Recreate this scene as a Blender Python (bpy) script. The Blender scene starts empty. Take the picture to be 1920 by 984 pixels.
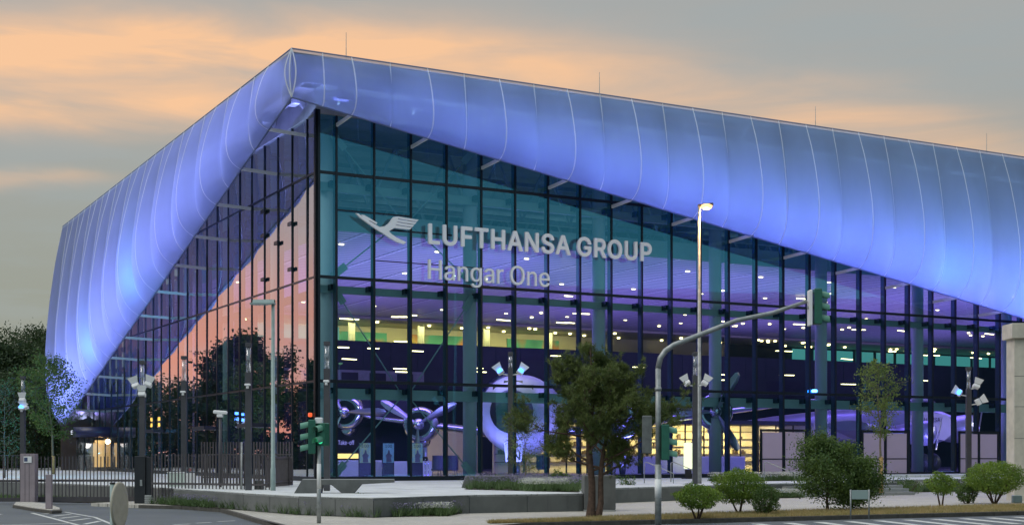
import bpy, math, random
import numpy as np
from mathutils import Vector, Matrix
random.seed(7); RNG = np.random.default_rng(7)
SC = bpy.context.scene; COL = SC.collection
R = math.radians
# ------------------------------------------------------------------ camera
F = 2560.0; HY = 850.5; EYE = 1.32
cam = bpy.data.cameras.new('camera'); camo = bpy.data.objects.new('camera', cam); COL.objects.link(camo)
camo.location = (0, 0, EYE); camo.rotation_euler = (R(90), 0, 0)
cam.sensor_width = 36; cam.lens = 36*F/1920; cam.shift_y = (HY-492)/1920.0
cam.clip_start = .5; cam.clip_end = 6000; SC.camera = camo
# ------------------------------------------------------------------ exposure
SC.view_settings.view_transform = 'Standard'; SC.view_settings.look = 'None'
SC.view_settings.exposure = 0.08; SC.view_settings.gamma = 1.0; SC.view_settings.use_curve_mapping = False
SC.render.engine = 'CYCLES'
cy = SC.cycles; cy.max_bounces = 10; cy.transparent_max_bounces = 24; cy.diffuse_bounces = 2; cy.glossy_bounces = 3
cy.transmission_bounces = 6; cy.caustics_reflective = False; cy.caustics_refractive = False
cy.sample_clamp_indirect = 3.0; cy.use_denoising = True
# ------------------------------------------------------------------ world
W_ = bpy.data.worlds.new('World'); SC.world = W_; W_.use_nodes = True
wt = W_.node_tree; wt.nodes.clear()
class G:
    """tiny expression helper on a node tree"""
    def __init__(s, nt): s.nt = nt
    def n(s, t, **k):
        o = s.nt.nodes.new(t)
        for a, b in k.items(): setattr(o, a, b)
        return o
    def put(s, sock, v):
        if isinstance(v, (int, float)): sock.default_value = v
        elif isinstance(v, (tuple, list)):
            sock.default_value = tuple(v)+(1,) if (len(v) == 3 and len(sock.default_value) == 4) else v
        else: s.nt.links.new(v, sock)
    def m(s, op, a, b=0.0, c=0.0, clamp=False):
        o = s.n('ShaderNodeMath', operation=op, use_clamp=clamp)
        s.put(o.inputs[0], a); s.put(o.inputs[1], b); s.put(o.inputs[2], c); return o.outputs[0]
    def mix(s, f, a, b, blend='MIX'):
        o = s.n('ShaderNodeMix', data_type='RGBA', blend_type=blend)
        s.put(o.inputs[0], f); s.put(o.inputs[6], a); s.put(o.inputs[7], b); return o.outputs[2]
    def step(s, x, lo, hi):
        o = s.n('ShaderNodeMapRange', interpolation_type='SMOOTHSTEP')
        s.put(o.inputs[0], x); s.put(o.inputs[1], lo); s.put(o.inputs[2], hi); return o.outputs[0]
    def noise(s, vec, scale, detail=4, rough=.5, dist=0.0):
        o = s.n('ShaderNodeTexNoise'); s.put(o.inputs['Scale'], scale); s.put(o.inputs['Detail'], detail)
        s.put(o.inputs['Roughness'], rough); s.put(o.inputs['Distortion'], dist)
        if vec is not None: s.put(o.inputs['Vector'], vec)
        return o.outputs[0]
    def map(s, vec, scale=(1, 1, 1), loc=(0, 0, 0), rot=(0, 0, 0)):
        o = s.n('ShaderNodeMapping'); s.put(o.inputs[0], vec); o.inputs[1].default_value = loc
        o.inputs[2].default_value = rot; o.inputs[3].default_value = scale; return o.outputs[0]
g = G(wt)
tc = g.n('ShaderNodeTexCoord').outputs['Generated']
sx = g.n('ShaderNodeSeparateXYZ'); g.put(sx.inputs[0], tc); X, Y, Z = sx.outputs
yc = g.m('MAXIMUM', Y, .25); a = g.m('DIVIDE', X, yc); e = g.m('DIVIDE', Z, yc)
front = g.step(Y, .45, .8)
n1 = g.noise(g.map(tc, (3, 3, 16)), 1.6, 6, .58, .3)
n2 = g.noise(g.map(tc, (2.2, 2.2, 7), (5, 2, 1)), 2.2, 5, .6, .2)
n3 = g.noise(g.map(tc, (4, 4, 22), (1, 9, 4)), 1.5, 5, .5, .5)
wob = g.m('MULTIPLY', g.m('SUBTRACT', n2, .5), .034)
def band(c, w, lo, hi, amp):
    d = g.m('DIVIDE', g.m('SUBTRACT', g.m('ADD', e, wob), c), w)
    v = g.m('EXPONENT', g.m('MULTIPLY', g.m('MULTIPLY', d, d), -1.0))
    v = g.m('MULTIPLY', v, g.m('SUBTRACT', 1.0, g.step(a, lo, hi)))
    v = g.m('MULTIPLY', v, g.m('ADD', .30, g.m('MULTIPLY', g.step(n3, .28, .75), .85)))
    return g.m('MULTIPLY', v, amp)
cA = g.m('SUBTRACT', g.m('SUBTRACT', .281, g.m('MULTIPLY', a, .12)), g.m('MULTIPLY', g.m('MULTIPLY', a, a), .2))
bA = band(cA, .016, -.25, .15, .95)
bA2 = band(cA, .030, .5, .8, .75)
bB = band(.255, .014, -.24, -.10, 1.0)
bC = band(.201, .006, -.36, -.26, .75)
bD = band(.272, .04, -.12, .1, .15)
bands = g.m('MULTIPLY', g.m('MINIMUM', g.m('ADD', g.m('ADD', bA, bA2), g.m('ADD', g.m('ADD', bB, bC), bD)), 1.0), front)
grey = g.mix(g.step(Z, .02, .30), (.27, .30, .255), (.37, .385, .38))
grey = g.mix(g.step(Z, .34, .75), grey, (1.35, 1.40, 1.48))
grey = g.mix(g.m('MULTIPLY', g.step(n1, .42, .62), .35), grey, (.33, .39, .41))
back = g.step(g.m('MULTIPLY', Y, -1.0), -.35, .3)      # the half of the sky behind the camera: clearer and bluer
grey = g.mix(g.m('MULTIPLY', back, .85), grey, g.mix(g.step(n2, .35, .7), (.32, .50, .62), (.68, .76, .82)))
col = g.mix(g.m('MULTIPLY', bands, .9), grey, (.98, .57, .31))
# sunset, left of the frame
ds = g.m('ADD', g.m('MULTIPLY', X, -.735), g.m('MULTIPLY', Y, .678))
sun_f = g.m('MULTIPLY', g.step(ds, .91, .975), g.m('SUBTRACT', 1.0, g.step(Z, .24, .40)))
pink = g.mix(g.step(n1, .40, .60), (.86, .56, .54), (1.0, .46, .37))
pink = g.mix(g.step(g.m('ADD', Z, wob), .07, .20), pink, (.60, .56, .60))
col = g.mix(sun_f, col, pink)
sky = g.n('ShaderNodeTexSky', sky_type='NISHITA', sun_disc=False, sun_elevation=R(0), sun_rotation=R(-47))
bg0 = g.n('ShaderNodeBackground'); g.put(bg0.inputs[0], sky.outputs[0]); bg0.inputs[1].default_value = .02
bg1 = g.n('ShaderNodeBackground'); g.put(bg1.inputs[0], col); bg1.inputs[1].default_value = .95
ad = g.n('ShaderNodeAddShader'); wt.links.new(bg0.outputs[0], ad.inputs[0]); wt.links.new(bg1.outputs[0], ad.inputs[1])
wo = g.n('ShaderNodeOutputWorld'); wt.links.new(ad.outputs[0], wo.inputs[0])
sl = bpy.data.lights.new('sun', 'SUN'); sl.energy = 1.1; sl.angle = R(30); sl.color = (1, .93, .86)
so = bpy.data.objects.new('sun', sl); COL.objects.link(so); so.rotation_euler = (R(48), 0, R(-60))
# ------------------------------------------------------------------ helpers
def px(x, y, z):            # ground point seen at a pixel, lying at height z
    D = (EYE-z)*F/(y-HY); return Vector(((x-960)/F*D, D, z))
def at(x, D, z=0.0): return Vector(((x-960)/F*D, D, z))
def hz(y, D): return EYE+(HY-y)/F*D
UX, UY = .8787, .4774
CX, CY = -9.35, 65.4
def tt(x, s):               # facade coordinate t at depth s behind the corner plane
    a = (x-960)/F; return (-(CX-UY*s)+(CY+UX*s)*a)/(UX-UY*a)
def ss(x, t=0.0):           # coordinate s on a plane t
    a = (x-960)/F; return -((-(CX+UX*t))+(CY+UY*t)*a)/(UY+UX*a)
def dep(t, s): return CY+UY*t+UX*s
def tz(x, y, s): t = tt(x, s); return t, hz(y, dep(t, s))
MATS = {}
def mat(name, col=(.5, .5, .5), rough=.6, metal=0, noise=0.0, nscale=4.0, bump=0.0, bscale=30.0, emit=None, es=0, spec=.5, col2=None):
    if name in MATS: return MATS[name]
    m = bpy.data.materials.new(name); m.use_nodes = True; nt = m.node_tree; b = nt.nodes['Principled BSDF']; q = G(nt)
    b.inputs['Roughness'].default_value = rough; b.inputs['Metallic'].default_value = metal
    b.inputs['Specular IOR Level'].default_value = spec
    tcn = q.n('ShaderNodeTexCoord').outputs['Object']
    if noise or col2:
        c2 = col2 or tuple(max(0, c*(1-noise)) for c in col)
        f = q.step(q.noise(tcn, nscale, 6, .62), .33, .68)
        q.put(b.inputs['Base Color'], q.mix(f, col, c2))
        q.put(b.inputs['Roughness'], q.m('ADD', rough-.08, q.m('MULTIPLY', q.noise(tcn, nscale*2.3, 4), .18), clamp=True))
    else: b.inputs['Base Color'].default_value = (*col, 1)
    if bump:
        bn = q.n('ShaderNodeBump'); bn.inputs['Strength'].default_value = bump; bn.inputs['Distance'].default_value = .02
        q.put(bn.inputs['Height'], q.noise(tcn, bscale, 6, .6)); nt.links.new(bn.outputs[0], b.inputs['Normal'])
    if emit:
        b.inputs['Emission Color'].default_value = (*emit, 1); b.inputs['Emission Strength'].default_value = es
    MATS[name] = m; return m
class MB:
    def __init__(s): s.v = []; s.f = []; s.sm = []
    def add(s, vs, fs, smooth=False):
        o = len(s.v); s.v += [tuple(v) for v in vs]; s.f += [tuple(i+o for i in f) for f in fs]; s.sm += [smooth]*len(fs); return s
    def box(s, x0, x1, y0, y1, z0, z1, M=None):
        vs = [Vector(p) for p in ((x0, y0, z0), (x1, y0, z0), (x1, y1, z0), (x0, y1, z0), (x0, y0, z1), (x1, y0, z1), (x1, y1, z1), (x0, y1, z1))]
        if M is not None: vs = [M @ v for v in vs]
        return s.add(vs, [(0, 3, 2, 1), (4, 5, 6, 7), (0, 1, 5, 4), (1, 2, 6, 5), (2, 3, 7, 6), (3, 0, 4, 7)])
    def bbox(s, x0, x1, y0, y1, z0, z1, b=.02, M=None):   # bevelled box: two stacked rings of chamfer
        def ring(i, z): return [(x0+i, y0+i, z), (x1-i, y0+i, z), (x1-i, y1-i, z), (x0+i, y1-i, z)]
        vs = ring(b, z0)+ring(0, z0+b)+ring(0, z1-b)+ring(b, z1)
        if M is not None: vs = [M @ Vector(v) for v in vs]
        fs = [(0, 3, 2, 1), (12, 13, 14, 15)]
        for k in range(3):
            for i in range(4): j = (i+1) % 4; fs.append((k*4+i, k*4+j, k*4+4+j, k*4+4+i))
        return s.add(vs, fs)
    def beam(s, p, q, w, h):    # rectangular bar between two points
        p, q = Vector(p), Vector(q); d = (q-p); L = d.length; d.normalize()
        up = Vector((0, 0, 1)) if abs(d.z) < .95 else Vector((1, 0, 0))
        r = d.cross(up).normalized(); u = r.cross(d).normalized()
        vs = [pp+r*a*w/2+u*b*h/2 for pp in (p, q) for a, b in ((-1, -1), (1, -1), (1, 1), (-1, 1))]
        return s.add(vs, [(0, 1, 2, 3), (7, 6, 5, 4), (0, 4, 5, 1), (1, 5, 6, 2), (2, 6, 7, 3), (3, 7, 4, 0)])
    def tube(s, pts, rad, n=10, caps=True, smooth=True):
        pts = [Vector(p) for p in pts]; m = len(pts)
        if not isinstance(rad, (list, tuple)): rad = [rad]*m
        vs = []; prev = None
        for i, p in enumerate(pts):
            d = (pts[min(i+1, m-1)]-pts[max(i-1, 0)]).normalized()
            if prev is None: up = Vector((0, 0, 1)) if abs(d.z) < .9 else Vector((1, 0, 0)); r = d.cross(up).normalized()
            else: r = (prev-d*prev.dot(d)).normalized()
            prev = r; u = d.cross(r)
            vs += [p+(r*math.cos(2*math.pi*k/n)+u*math.sin(2*math.pi*k/n))*rad[i] for k in range(n)]
        fs = [(i*n+k, i*n+(k+1) % n, (i+1)*n+(k+1) % n, (i+1)*n+k) for i in range(m-1) for k in range(n)]
        s.add(vs, fs, smooth)
        if caps:
            o = len(s.v)-len(vs); s.f += [tuple(o+k for k in range(n))[::-1], tuple(o+(m-1)*n+k for k in range(n))]; s.sm += [False, False]
        return s
    def lathe(s, prof, n=20, M=None, smooth=True):     # prof: (r, z)
        vs = [Vector((r*math.cos(2*math.pi*k/n), r*math.sin(2*math.pi*k/n), z)) for r, z in prof for k in range(n)]
        if M is not None: vs = [M @ v for v in vs]
        m = len(prof)
        s.add(vs, [(i*n+k, i*n+(k+1) % n, (i+1)*n+(k+1) % n, (i+1)*n+k) for i in range(m-1) for k in range(n)], smooth)
        o = len(s.v)-len(vs); s.f += [tuple(o+k for k in range(n))[::-1], tuple(o+(m-1)*n+k for k in range(n))]; s.sm += [False, False]
        return s
    def prism(s, poly, z0, z1, M=None):
        n = len(poly); vs = [Vector((p[0], p[1], z0)) for p in poly]+[Vector((p[0], p[1], z1)) for p in poly]
        if M is not None: vs = [M @ v for v in vs]
        return s.add(vs, [tuple(range(n))[::-1], tuple(range(n, 2*n))]+[(i, (i+1) % n, n+(i+1) % n, n+i) for i in range(n)])
    def grid(s, P, smooth=True):   # P[i][j]
        n, m = len(P), len(P[0])
        return s.add([p for r in P for p in r], [(i*m+j, (i+1)*m+j, (i+1)*m+j+1, i*m+j+1) for i in range(n-1) for j in range(m-1)], smooth)
    def mesh(s, name, material):
        me = bpy.data.meshes.new(name); me.from_pydata(s.v, [], s.f); me.polygons.foreach_set('use_smooth', s.sm)
        if material: me.materials.append(material)
        me.update(); return me
def link(name, me, parent=None, loc=None, rz=None):
    o = bpy.data.objects.new(name, me); COL.objects.link(o)
    if parent: o.parent = parent
    if loc is not None: o.location = loc
    if rz is not None: o.rotation_euler = (0, 0, rz)
    return o
def part(name, mb, m, parent, label=None, loc=None):
    o = link(name, mb.mesh(name, m), parent, loc)
    if label: o['label'] = label
    return o
def tag(o, label, cat, group=None, kind=None):
    if label: o['label'] = label
    if cat: o['category'] = cat
    if group: o['group'] = group
    if kind: o['kind'] = kind
    return o
def thing(name, label, cat, loc=(0, 0, 0), rz=0, group=None):
    o = link(name, None, None, loc, rz); return tag(o, label, cat, group)
def single(name, mb, m, label, cat, loc=(0, 0, 0), rz=0, group=None):
    return tag(link(name, mb.mesh(name, m), None, loc, rz), label, cat, group)
def struct(name, mb, m): return tag(link(name, mb.mesh(name, m)), None, None, None, 'structure')
def dup(root, loc, rz, label, group=None):
    r = root.copy(); COL.objects.link(r); r.location = loc; r.rotation_euler = (0, 0, rz); r['label'] = label
    if group: r['group'] = group
    for ch in root.children:
        c = ch.copy(); COL.objects.link(c); c.parent = r
        for gch in ch.children:
            d = gch.copy(); COL.objects.link(d); d.parent = c
    return r
def light(kind, name, energy, color, loc, parent=None, rot=(0, 0, 0), size=None, sy=None, spot=None, blend=.5):
    l = bpy.data.lights.new(name, kind); l.energy = energy; l.color = color
    if kind == 'AREA':
        l.shape = 'RECTANGLE'; l.size = size; l.size_y = sy or size
    elif size: l.shadow_soft_size = size
    if spot: l.spot_size = spot; l.spot_blend = blend
    o = bpy.data.objects.new(name, l); COL.objects.link(o); o.location = loc; o.rotation_euler = rot
    if parent: o.parent = parent
    return o
def aim(o, d): o.rotation_euler = Vector(d).to_track_quat('-Z', 'Y').to_euler()
# ------------------------------------------------------------------ materials
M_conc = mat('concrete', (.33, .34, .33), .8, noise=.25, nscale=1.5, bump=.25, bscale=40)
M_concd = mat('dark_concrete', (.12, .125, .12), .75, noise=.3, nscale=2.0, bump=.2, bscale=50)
M_plaza = mat('plaza_paving', (.62, .64, .62), .6, noise=.10, nscale=.8, bump=.1, bscale=60)
M_dark = mat('dark_metal', (.035, .038, .042), .45, .6, noise=.2, nscale=3)
M_post = mat('post_metal', (.075, .075, .082), .5, .4, noise=.2, nscale=2)
M_galv = mat('galvanised_steel', (.36, .38, .37), .5, .55, noise=.35, nscale=6, bump=.1)
M_lampgrey = mat('painted_grey_green', (.27, .35, .33), .45, .2, noise=.15, nscale=4)
M_mull = mat('mullion_metal', (.012, .02, .028), .35, .5)
M_fin = mat('interior_fin', (.02, .045, .055), .4, .3)
M_col = mat('column_paint', (.62, .66, .64), .6, noise=.06, nscale=1)
M_beam = mat('beam_paint', (.40, .52, .48), .55, noise=.08, nscale=2)
M_white = mat('white_paint', (.78, .78, .76), .5, noise=.06, nscale=3)
M_silver = mat('sign_letter_paint', (.90, .91, .93), .4, .0)
M_green = mat('signal_green', (.012, .12, .075), .45, noise=.2, nscale=8)
M_greenl = mat('signal_visor', (.10, .27, .19), .5)
M_brown = mat('bronze_cladding', (.10, .075, .065), .5, .5, noise=.2, nscale=.8)
M_fence = mat('fence_paint', (.085, .075, .078), .5, .3, noise=.2, nscale=4)
M_pillar = mat('gate_pillar_paint', (.30, .245, .26), .6, noise=.15, nscale=3)
M_black = mat('black_plastic', (.015, .015, .016), .5)
M_bark = mat('bark', (.10, .06, .04), .9, noise=.5, nscale=9, bump=.9, bscale=14)
M_barkl = mat('young_bark', (.20, .17, .11), .9, noise=.4, nscale=12, bump=.5, bscale=20)
M_jute = mat('jute_wrap', (.45, .30, .12), .9, noise=.45, nscale=16, bump=.7, bscale=40)
M_soil = mat('soil', (.065, .045, .032), .95, noise=.5, nscale=5, bump=.9, bscale=14)
M_cream = mat('cream_render', (.60, .56, .46), .8, noise=.22, nscale=1.3, bump=.2)
M_chrome = mat('polished_aluminium', (.80, .80, .84), .16, 1.0, noise=.12, nscale=1.2)
M_alu = mat('brushed_aluminium', (.62, .62, .66), .35, .9)
M_planewhite = mat('aircraft_white', (.80, .80, .84), .3)
M_blk = mat('engine_black', (.02, .02, .022), .4)
def leafmat(name, c1, c2, trans=.35):
    m = bpy.data.materials.new(name); m.use_nodes = True; nt = m.node_tree; q = G(nt); nt.nodes.clear()
    ge = q.n('ShaderNodeNewGeometry'); rnd = ge.outputs['Random Per Island']
    tcn = q.n('ShaderNodeTexCoord').outputs['Object']
    f = q.m('ADD', q.m('MULTIPLY', rnd, .55), q.m('MULTIPLY', q.step(q.noise(tcn, 1.4, 3), .35, .65), .45))
    c = q.mix(f, c1, c2)
    d = q.n('ShaderNodeBsdfDiffuse'); q.put(d.inputs[0], c); t = q.n('ShaderNodeBsdfTranslucent'); q.put(t.inputs[0], c)
    gl = q.n('ShaderNodeBsdfGlossy'); gl.inputs[1].default_value = .5; gl.inputs[0].default_value = (.7, .7, .7, 1)
    mx = q.n('ShaderNodeMixShader'); mx.inputs[0].default_value = trans; nt.links.new(d.outputs[0], mx.inputs[1]); nt.links.new(t.outputs[0], mx.inputs[2])
    mx2 = q.n('ShaderNodeMixShader'); mx2.inputs[0].default_value = .04; nt.links.new(mx.outputs[0], mx2.inputs[1]); nt.links.new(gl.outputs[0], mx2.inputs[2])
    o = q.n('ShaderNodeOutputMaterial'); nt.links.new(mx2.outputs[0], o.inputs[0]); MATS[name] = m; return m
L_pine = leafmat('pine_needles', (.03, .06, .015), (.16, .20, .045), .2)
L_hedge = leafmat('hedge_leaves', (.07, .15, .015), (.27, .38, .05), .35)
L_dark = leafmat('dark_tree_leaves', (.02, .042, .014), (.05, .085, .025), .3)
L_young = leafmat('young_tree_leaves', (.09, .15, .03), (.20, .27, .06), .45)
L_shrub = leafmat('shrub_leaves', (.035, .085, .018), (.13, .20, .04), .3)
L_grass = leafmat('dry_grass', (.52, .38, .17), (.22, .22, .07), .4)
L_bed = leafmat('bed_foliage', (.06, .11, .035), (.13, .20, .07), .35)
L_flowerw = leafmat('white_flowers', (.55, .56, .48), (.75, .76, .66), .3)
L_flowerp = leafmat('lavender_flowers', (.20, .17, .32), (.32, .28, .42), .3)
# membrane fabric: mesh, part see-through, part diffusing, with shade painted on its back faces
def fabric(name, colr, k_transp, k_trans, back_dim=None):
    m = bpy.data.materials.new(name); m.use_nodes = True; nt = m.node_tree; q = G(nt); nt.nodes.clear()
    tcn = q.n('ShaderNodeTexCoord').outputs['Object']
    nz = q.noise(q.map(tcn, (1, 1, .35)), 1.1, 3)
    c = q.mix(nz, colr, tuple(x*.86 for x in colr))
    if back_dim: c = q.mix(q.n('ShaderNodeNewGeometry').outputs['Backfacing'], c, back_dim)  # shade put into back face colour, darkening the inside mirrored in the glass
    d = q.n('ShaderNodeBsdfDiffuse'); q.put(d.inputs[0], c); t = q.n('ShaderNodeBsdfTranslucent'); q.put(t.inputs[0], c)
    tr = q.n('ShaderNodeBsdfTransparent')
    m1 = q.n('ShaderNodeMixShader'); m1.inputs[0].default_value = k_trans; nt.links.new(d.outputs[0], m1.inputs[1]); nt.links.new(t.outputs[0], m1.inputs[2])
    lw = q.n('ShaderNodeLayerWeight'); lw.inputs[0].default_value = .5
    kt = q.m('MULTIPLY', q.m('SUBTRACT', 1.0, q.m('POWER', lw.outputs['Facing'], 2.0)), k_transp)
    if back_dim: kt = q.m('MULTIPLY', kt, q.m('SUBTRACT', 1.0, q.m('MULTIPLY', q.n('ShaderNodeNewGeometry').outputs['Backfacing'], .6)))  # back faces also less see-through, to keep the mirrored inside dark
    m2 = q.n('ShaderNodeMixShader'); q.put(m2.inputs[0], kt); nt.links.new(m1.outputs[0], m2.inputs[1]); nt.links.new(tr.outputs[0], m2.inputs[2])
    o = q.n('ShaderNodeOutputMaterial'); nt.links.new(m2.outputs[0], o.inputs[0]); MATS[name] = m; return m
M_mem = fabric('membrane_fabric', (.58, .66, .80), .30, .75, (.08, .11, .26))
M_seam = fabric('membrane_seam', (.95, .97, .98), .0, .5)
# facade glass
def glassmat():
    m = bpy.data.materials.new('facade_glass'); m.use_nodes = True; nt = m.node_tree; q = G(nt); nt.nodes.clear()
    tcn = q.n('ShaderNodeTexCoord').outputs['Object']
    bn = q.n('ShaderNodeBump'); bn.inputs['Strength'].default_value = .035; bn.inputs['Distance'].default_value = .05
    q.put(bn.inputs['Height'], q.noise(q.map(tcn, (1, 1, .5)), .8, 2))
    lw = q.n('ShaderNodeLayerWeight'); lw.inputs[0].default_value = .5; fc = lw.outputs['Facing']
    r = q.m('ADD', .15, q.m('MULTIPLY', q.m('POWER', fc, 2.2), .80))
    gc = q.mix(q.step(fc, .2, .62), (.14, .72, 1.0), (1, .97, .97))
    tr = q.n('ShaderNodeBsdfTransparent'); tr.inputs[0].default_value = (.56, .74, .80, 1)
    gl = q.n('ShaderNodeBsdfGlossy'); gl.inputs[1].default_value = 0.0; q.put(gl.inputs[0], gc); nt.links.new(bn.outputs[0], gl.inputs['Normal'])
    mx = q.n('ShaderNodeMixShader'); q.put(mx.inputs[0], r); nt.links.new(tr.outputs[0], mx.inputs[1]); nt.links.new(gl.outputs[0], mx.inputs[2])
    o = q.n('ShaderNodeOutputMaterial'); nt.links.new(mx.outputs[0], o.inputs[0]); MATS['facade_glass'] = m; return m
M_glass = glassmat()
def clearmat():
    m = bpy.data.materials.new('clear_acrylic'); m.use_nodes = True; nt = m.node_tree; q = G(nt); nt.nodes.clear()
    tr = q.n('ShaderNodeBsdfTransparent'); tr.inputs[0].default_value = (.8, .82, .85, 1)
    gl = q.n('ShaderNodeBsdfGlossy'); gl.inputs[1].default_value = .1
    mx = q.n('ShaderNodeMixShader'); mx.inputs[0].default_value = .25
    nt.links.new(tr.outputs[0], mx.inputs[1]); nt.links.new(gl.outputs[0], mx.inputs[2])
    o = q.n('ShaderNodeOutputMaterial'); nt.links.new(mx.outputs[0], o.inputs[0]); return m
M_clear = clearmat()
def emat(name, c, s): return mat(name, (.05, .05, .05), .5, emit=c, es=s)
# ------------------------------------------------------------------ ground
def asphalt():
    m = bpy.data.materials.new('asphalt'); m.use_nodes = True; nt = m.node_tree; b = nt.nodes['Principled BSDF']; q = G(nt)
    tcn = q.n('ShaderNodeTexCoord').outputs['Object']
    c = q.mix(q.step(q.noise(tcn, .35, 5, .6), .3, .7), (.072, .084, .092), (.098, .110, .116))
    c = q.mix(q.m('MULTIPLY', q.step(q.noise(tcn, 40, 2), .55, .7), .5), c, (.13, .13, .125))
    q.put(b.inputs['Base Color'], c); b.inputs['Roughness'].default_value = .75
    bn = q.n('ShaderNodeBump'); bn.inputs['Strength'].default_value = .4; bn.inputs['Distance'].default_value = .01
    q.put(bn.inputs['Height'], q.noise(tcn, 60, 3)); nt.links.new(bn.outputs[0], b.inputs['Normal']); return m
M_asph = asphalt()
def pavers(name, c1, c2, mortar, rot, w=.22, h=.11):
    m = bpy.data.materials.new(name); m.use_nodes = True; nt = m.node_tree; b = nt.nodes['Principled BSDF']; q = G(nt)
    tcn = q.n('ShaderNodeTexCoord').outputs['Object']
    br = q.n('ShaderNodeTexBrick'); q.put(br.inputs['Vector'], q.map(tcn, (1, 1, 1), (0, 0, 0), (0, 0, rot)))
    br.inputs['Scale'].default_value = 1; br.inputs['Brick Width'].default_value = w; br.inputs['Row Height'].default_value = h
    br.inputs['Mortar Size'].default_value = .008; br.inputs['Color1'].default_value = (*c1, 1); br.inputs['Color2'].default_value = (*c2, 1)
    br.inputs['Mortar'].default_value = (*mortar, 1)
    c = q.mix(q.m('MULTIPLY', q.step(q.noise(tcn, .6, 6, .65), .42, .66), .6), br.outputs[0], tuple(x*.62 for x in c1))
    q.put(b.inputs['Base Color'], c); b.inputs['Roughness'].default_value = .85
    bn = q.n('ShaderNodeBump'); bn.inputs['Strength'].default_value = .3; bn.inputs['Distance'].default_value = .01
    q.put(bn.inputs['Height'], br.outputs['Fac']); bn.invert = True; nt.links.new(bn.outputs[0], b.inputs['Normal']); return m
M_pave = pavers('sidewalk_pavers', (.53, .50, .43), (.42, .395, .345), (.20, .19, .165), .5)
M_slab = pavers('plaza_slabs', (.64, .66, .64), (.54, .56, .55), (.26, .27, .26), R(28.5), 1.2, .6)
M_kerb = mat('kerb_stone', (.085, .078, .066), .85, noise=.35, nscale=5, bump=.4)
M_paint = mat('road_paint', (.62, .62, .57), .7, col2=(.40, .41, .39), nscale=7)
Mg = MB(); Mg.add([(-1500, -600, -.72), (1500, -600, -.72), (1500, 3000, -.72), (-1500, 3000, -.72)], [(0, 1, 2, 3)]); struct('ground', Mg, M_asph)
def slab(name, poly, z0, z1, m):
    b = MB(); b.prism(poly, z0, z1); return struct(name, b, m)
zr, zs = -.72, -.6
kerb_l = [px(x, y, zs) for x, y in ((262, 946), (344, 948), (416, 953), (447, 961), (479, 970.5), (530, 983), (600, 1000))]
# one sidewalk sheet from the gate round to the right, with the grass strip beside it
kf = [Vector((14*UX*i/4-1.0, 39.0+14*UY*i/4, zs)) for i in range(5)]
k0 = at(985, 38.0, zs); k1 = at(1920, 45.7, zs); kd = (k1-k0).normalized(); k2 = k1+kd*60
sw = [(p.x, p.y) for p in kerb_l]+[(-5.5, 34.5), (-1.5, 35.2), (k0.x-.8, k0.y-1.2), (k0.x, k0.y), (k2.x, k2.y), (k2.x-10, k2.y+30), (30, 72), (-9.0, 70), (-16.5, 53.5)]
slab('sidewalk', sw, zr-.2, zs, M_pave)
def kerbline(pts, w=.14, name='kerb', closed=False):
    b = MB(); up = Vector((0, 0, 1))
    L = []; Rr = []
    for i, p in enumerate(pts):
        d = (pts[min(i+1, len(pts)-1)]-pts[max(0, i-1)]).normalized(); n = Vector((-d.y, d.x, 0))
        L.append(p+n*w/2); Rr.append(p-n*w/2)
    for i in range(len(pts)-1):
        m = max(1, int((pts[i+1]-pts[i]).length/1.0))
        for k in range(m):
            f0, f1 = k/m, (k+1)/m-.012/max(.5, (pts[i+1]-pts[i]).length)
            a0, a1 = L[i].lerp(L[i+1], f0), L[i].lerp(L[i+1], f1); b0, b1 = Rr[i].lerp(Rr[i+1], f0), Rr[i].lerp(Rr[i+1], f1)
            vs = [Vector((q.x, q.y, zz)) for zz in (zr-.1, zs+.006) for q in (a0, a1, b1, b0)]
            b.add(vs, [(0, 1, 2, 3), (7, 6, 5, 4), (0, 4, 5, 1), (1, 5, 6, 2), (2, 6, 7, 3), (3, 7, 4, 0)])
    return struct(name, b, M_kerb)
kerbline(kerb_l+[Vector((-5.5, 34.5, zs)), Vector((-1.5, 35.2, zs)), k0+Vector((-.8, -1.2, 0)), k0, k2])
# plaza platform (paved top, panelled dark fascia)
def fasciamat():
    m = bpy.data.materials.new('plaza_fascia'); m.use_nodes = True; nt = m.node_tree; b = nt.nodes['Principled BSDF']; q = G(nt)
    tcn = q.n('ShaderNodeTexCoord').outputs['Object']
    c = q.mix(q.step(q.noise(tcn, 1.2, 6, .6), .3, .7), (.105, .112, .105), (.15, .155, .148))
    st = q.step(q.noise(q.map(tcn, (5, 5, .6)), 1.2, 4), .55, .75)
    c = q.mix(q.m('MULTIPLY', st, .4), c, (.07, .073, .07)); q.put(b.inputs['Base Color'], c); b.inputs['Roughness'].default_value = .75
    return m
M_fascia = fasciamat()
pz = [px(456, 923, 0), px(560, 929, 0), px(700, 932.5, 0), px(880, 926.8, 0), px(1093, 924, 0)]
pz = [(p.x, p.y) for p in pz]
zc = pz[-1]
Bp = lambda t, s: (CX+UX*t-UY*s, CY+UY*t+UX*s)
rim = pz+[(zc[0]+.6, zc[1]+6.5), Bp(17, -13.5), Bp(24.2, -13.5), Bp(24.2, -9.6), Bp(75, -9.6), Bp(75, 60), Bp(-10, 72), Bp(-22, 60), (-45, 82), (-24, 66), (-14.6, 55)]
b = MB(); n = len(rim); b.add([(x, y, -.8) for x, y in rim]+[(x, y, -.02) for x, y in rim], [(i, (i+1) % n, n+(i+1) % n, n+i) for i in range(n)])
struct('plaza_edge', b, M_fascia)
b = MB(); ctr = Vector((sum(p[0] for p in rim)/n, sum(p[1] for p in rim)/n, 0))
b.prism([(x, y) for x, y in rim], -.07, 0.0); struct('plaza', b, M_slab)
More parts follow.
